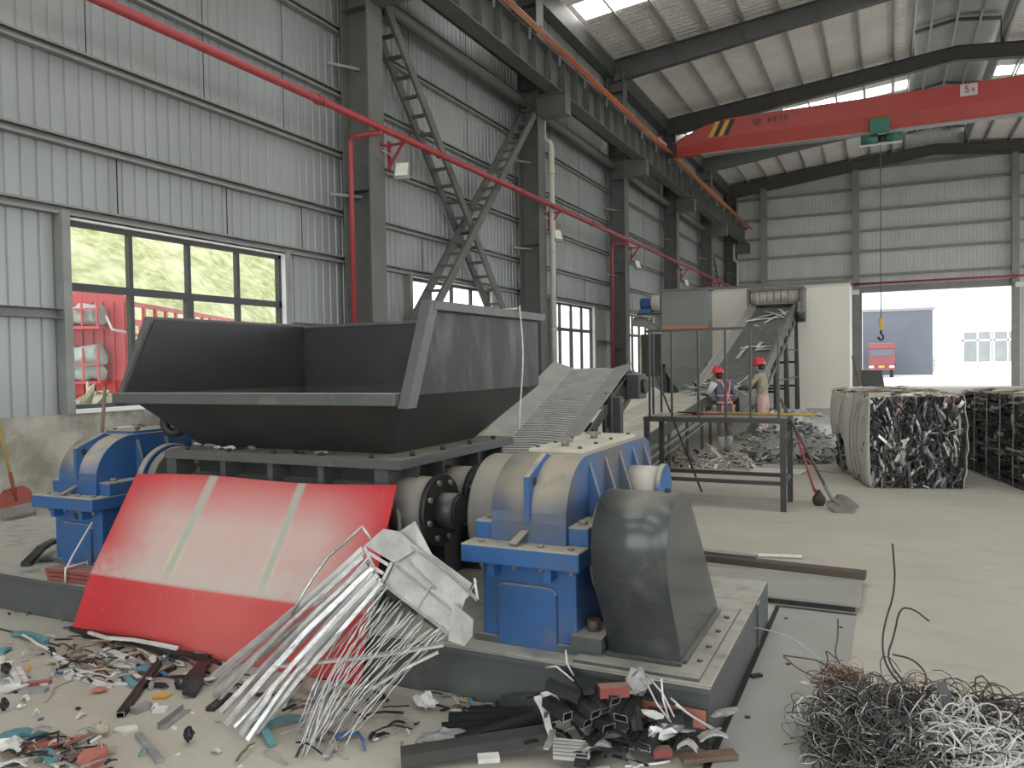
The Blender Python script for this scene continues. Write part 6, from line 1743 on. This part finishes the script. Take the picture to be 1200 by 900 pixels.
fs_.bar(a_, b_, .036, .006, up=(0, -1, .2)); tag(fs_.build('metal_tag', K['channel'], base=b_), 'dark flat metal strip standing up in the wire pile', 'strip')
pk = MB(); pk.bx(.36, .56, 3.42, 3.56, .0, .06); tag(pk.build('printed_packet', K['pinkcl'], base=(.46, 3.5, 0)), 'pale pink printed packet at the bottom right corner', 'packet')
px(880, 794, 892, 792, .03, .012, K['blackpl'], 'black_chip', 'small black chip lying on the long steel plate', 'chip', h1=.018, h2=.018, kind='bar')
px(936, 800, 950, 804, .02, .01, K['white'], 'white_flake', 'small white flakes on the steel plate left of the wire pile', 'flake', h1=.018, h2=.018, kind='chip')
px(866, 875, 880, 878, .025, .008, K['white'], 'white_flake', 'white flake on the floor right of the black profile pile', 'flake', kind='chip')
# ================================================================== outside
r = random.Random(12)
hl = MB()
nx, ny = 28, 60
vs = []
for i in range(nx + 1):
    for j in range(ny + 1):
        a, b = i / nx, j / ny
        x = -19 - 40 * a; y = -30 + 112 * b
        z = .72 * (-19 - x) * min(1, max(0, (1.4 * -x - y) / 8)) + .5 * math.sin(x * .4 + y * .3) * min(1, a * 4) + r.uniform(-.12, .12) - .2
        vs.append((x, y, z))
hl.add(vs, [(i * (ny + 1) + j, i * (ny + 1) + j + 1, (i + 1) * (ny + 1) + j + 1, (i + 1) * (ny + 1) + j) for i in range(nx) for j in range(ny)], 0, True)
o = struct(hl, 'hill', K['hill'])
tag(o, 'pale green grassy slope outside the first window', 'hillside')

# cargo truck in the yard
t = thing('cargo_truck', 'red cargo truck with tarpaulin rolls in the yard outside the first window', 'truck', (-13.0, 10.3, 0))
t.rotation_euler = (0, 0, math.radians(27))
TX0, TX1, TY0, TY1 = -15.45, -13.0, 10.3, 19.0
GZ_ = -.16
b = MB(); b.bx(TX0, TX1, TY0, TY1, 1.0, 1.25); b.bx(TX0 + .7, TX0 + .85, TY0, TY1 + 1, .75, 1.0); b.bx(TX1 - .85, TX1 - .7, TY0, TY1 + 1, .75, 1.0); b.build('bed_frame', K['truckred'], t)
hb_ = MB()
pr = [(TX0, TY0, 1.0), (TX1, TY0, 1.0), (TX1, TY0, 3.05), (TX1 - .25, TY0, 3.2), (TX0 + 1.2, TY0, 3.32), (TX0 + .2, TY0, 3.2), (TX0, TY0, 3.05)]
hb_.prism(pr, (0, .08, 0)); hb_.build('bulkhead', K['truckred'], t)
rb_ = MB()
for k in range(12): rb_.bx(TX0 + .1 + .2 * k, TX0 + .16 + .2 * k, TY0 - .035, TY0, 1.05, 3.0)
rb_.build('panel_rib', K['truckred'], t)
for z in (2.52, 1.5):
    rk = MB(); rk.bx(TX0 + .05, TX1 - .35, TY0 - .46, TY0, z - .05, z); 
    for k in range(8): rk.bx(TX0 + .08 + .28 * k, TX0 + .11 + .28 * k, TY0 - .46, TY0 - .43, z, z + .62)
    rk.bx(TX0 + .05, TX1 - .35, TY0 - .47, TY0 - .42, z + .3, z + .33)
    rk.build('tarp_rack', K['truckred'], t)
def roll(z, rr, m, sd):
    r = random.Random(sd); mb = MB()
    pts = [(TX0 + .1 + .16 * k, TY0 - .23 + r.uniform(-.03, .03), z + r.uniform(-.03, .03)) for k in range(13)]
    mb.tube(pts, rr, 12, radii=[rr * r.uniform(.78, 1.08) for _ in pts])
    mb.v = [(x + r.uniform(-.02, .02), y + r.uniform(-.03, .03), zz + r.uniform(-.03, .03)) for x, y, zz in mb.v]
    mb.build('tarpaulin_roll', m, t)
roll(2.74, .2, K['tarpg'], 1); roll(1.98, .2, K['tarp'], 2); roll(1.66, .17, K['tarp'], 3)
# pale loose rope and frame bars
for pts in (((TX1 - .3, TY0 - .3, 2.7), (TX1 - .15, TY0 - .4, 2.45), (TX1 + .05, TY0 - .2, 2.4)), ((TX1 - .5, TY0 - .65, 1.5), (TX1 - .5, TY0 - .65, 1.2), (TX1 - .3, TY0 - .6, 1.1))):
    MB().tube(pts, .025, 6).build('rope', K['white'], t)
f = MB()
y = TY0 + .1
while y < TY1:
    for x in (TX0, TX1 - .05): f.bx(x, x + .05, y, y + .09, 1.25, 3.0)
    y += .52
for x in (TX0, TX1 - .05):
    for z in (1.7, 2.2, 2.56, 2.92): f.bx(x, x + .05, TY0, TY1, z, z + .09)
    f.bx(x, x + .05, TY0, TY1, 1.25, 1.75)
f.build('stake_fence', K['truckred'], t)
for x in (TX0 + .2, TX1 - .2):
    for y in (11.6, 16.2, 17.5):
        w_ = MB(); w_.cyl((x - .14, y, GZ_ + .5), (x + .14, y, GZ_ + .5), .5, n=28); wo = w_.build('wheel', K['black'], t)
        MB().cyl((x - .15, y, GZ_ + .5), (x + .15, y, GZ_ + .5), .25, n=20).build('hub', K['greysc'], wo)
cb = MB(); cb.prism([(TX0 + .05, TY1 + .2, .5), (TX0 + .05, TY1 + 2.3, .5), (TX0 + .05, TY1 + 2.3, 1.6), (TX0 + .05, TY1 + 2.1, 2.7), (TX0 + .05, TY1 + .2, 2.8)], (2.35, 0, 0)); cb.build('cab', K['truckred'], t, bevel=.06)
bgm = ragged('covered_sack', 'tan covered bundle in the yard below the window, left of the truck', 'bundle', (-12.0, 8.85, .6), (.5, .42, .72), K['tan'], seed=5, n=12)

# white factory block across the yard
def block(label, x0, x1, y0, y1, h, wins, doorq=None):
    t = thing('factory_building', label, 'building', ((x0 + x1) / 2, (y0 + y1) / 2, GZ_))
    b = MB(); b.bx(x0, x1, y0, y1, GZ_, h); b.build('walls', K['facade'], t)
    MB().bx(x0 - .3, x1 + .3, y0 - .3, y1 + .3, h, h + .25).build('roof_edge', K['facade'], t)
    return t
FY = 85.0
t = block('white factory building seen through the big doorway', -30, 40, FY, FY + 15, 9.5, None)
MB().bx(-2.2, 3.9, FY - .06, FY, .0, 6.2).build('shutter_door', K['bluedoor'], t)
MB().bx(-2.4, 4.1, FY - .12, FY, 6.2, 6.45).build('door_head', K['greysc'], t)
for k in range(6): MB().bx(3.95, 4.1, FY - .1, FY, .3 + .25 * k, .42 + .25 * k).build('door_bracket', K['greysc'], t)
w_ = MB(); w_.bx(6.35, 11.2, FY - .05, FY, 1.2, 3.95); wo = w_.build('window', K['glassd'], t)
f = MB()
for x in (6.35, 7.55, 8.6, 8.85, 9.95, 11.1): f.bx(x, x + .14, FY - .1, FY - .04, 1.2, 3.95)
f.bx(6.35, 11.2, FY - .1, FY - .04, 3.1, 3.25); f.build('window_frame', K['facade'], wo)
tg = thing('delivery_truck', 'red delivery truck in front of the blue-grey shutter door', 'truck', (-.5, 82, GZ_))
b = MB(); b.bx(-1.6, .6, 80.5, 83.5, .75, 2.5); b.build('cab', K['truckfar'], tg, bevel=.08)
MB().bx(-1.6, .6, 80.4, 83.4, 2.5, 3.05).build('roof_visor', K['truckfar'], tg, bevel=.08)
MB().bx(-1.45, .45, 80.46, 80.52, 1.85, 2.5).build('windscreen', K['bluedoor'], tg)
MB().bx(-1.6, .6, 80.35, 80.6, .55, .85).build('bumper', K['truckfar'], tg)
for x in (-1.35, .35): MB().bx(x - .2, x + .2, 80.33, 80.36, .75, .95).build('headlight', K['facade'], tg)
MB().bx(-.75, -.25, 80.33, 80.36, .78, .95).build('number_plate', K['yel'], tg)
for x in (-1.35, .35): MB().cyl((x - .15, 81.2, GZ_ + .45), (x + .15, 81.2, GZ_ + .45), .45, n=20).build('wheel', K['black'], tg)
b = MB(); b.bx(-1.7, .7, 83.7, 89 - 5, .9, 1.1); b.build('chassis', K['black'], tg)
t = block('pale low building outside the windows along the yard', -48, -34, 62, 84, 6.0, None)
for k in range(5):
    y = 63.5 + 4 * k
    MB().bx(-34, -33.95, y, y + 2.2, 1.4, 3.4).build('window', K['glassd'], t)
t = block('farther pale building beyond the yard', -44, -32, 92, 120, 8.0, None)
for k in range(6):
    y = 94 + 4.2 * k
    MB().bx(-32, -31.95, y, y + 2.4, 1.4, 3.6).build('window', K['glassd'], t)
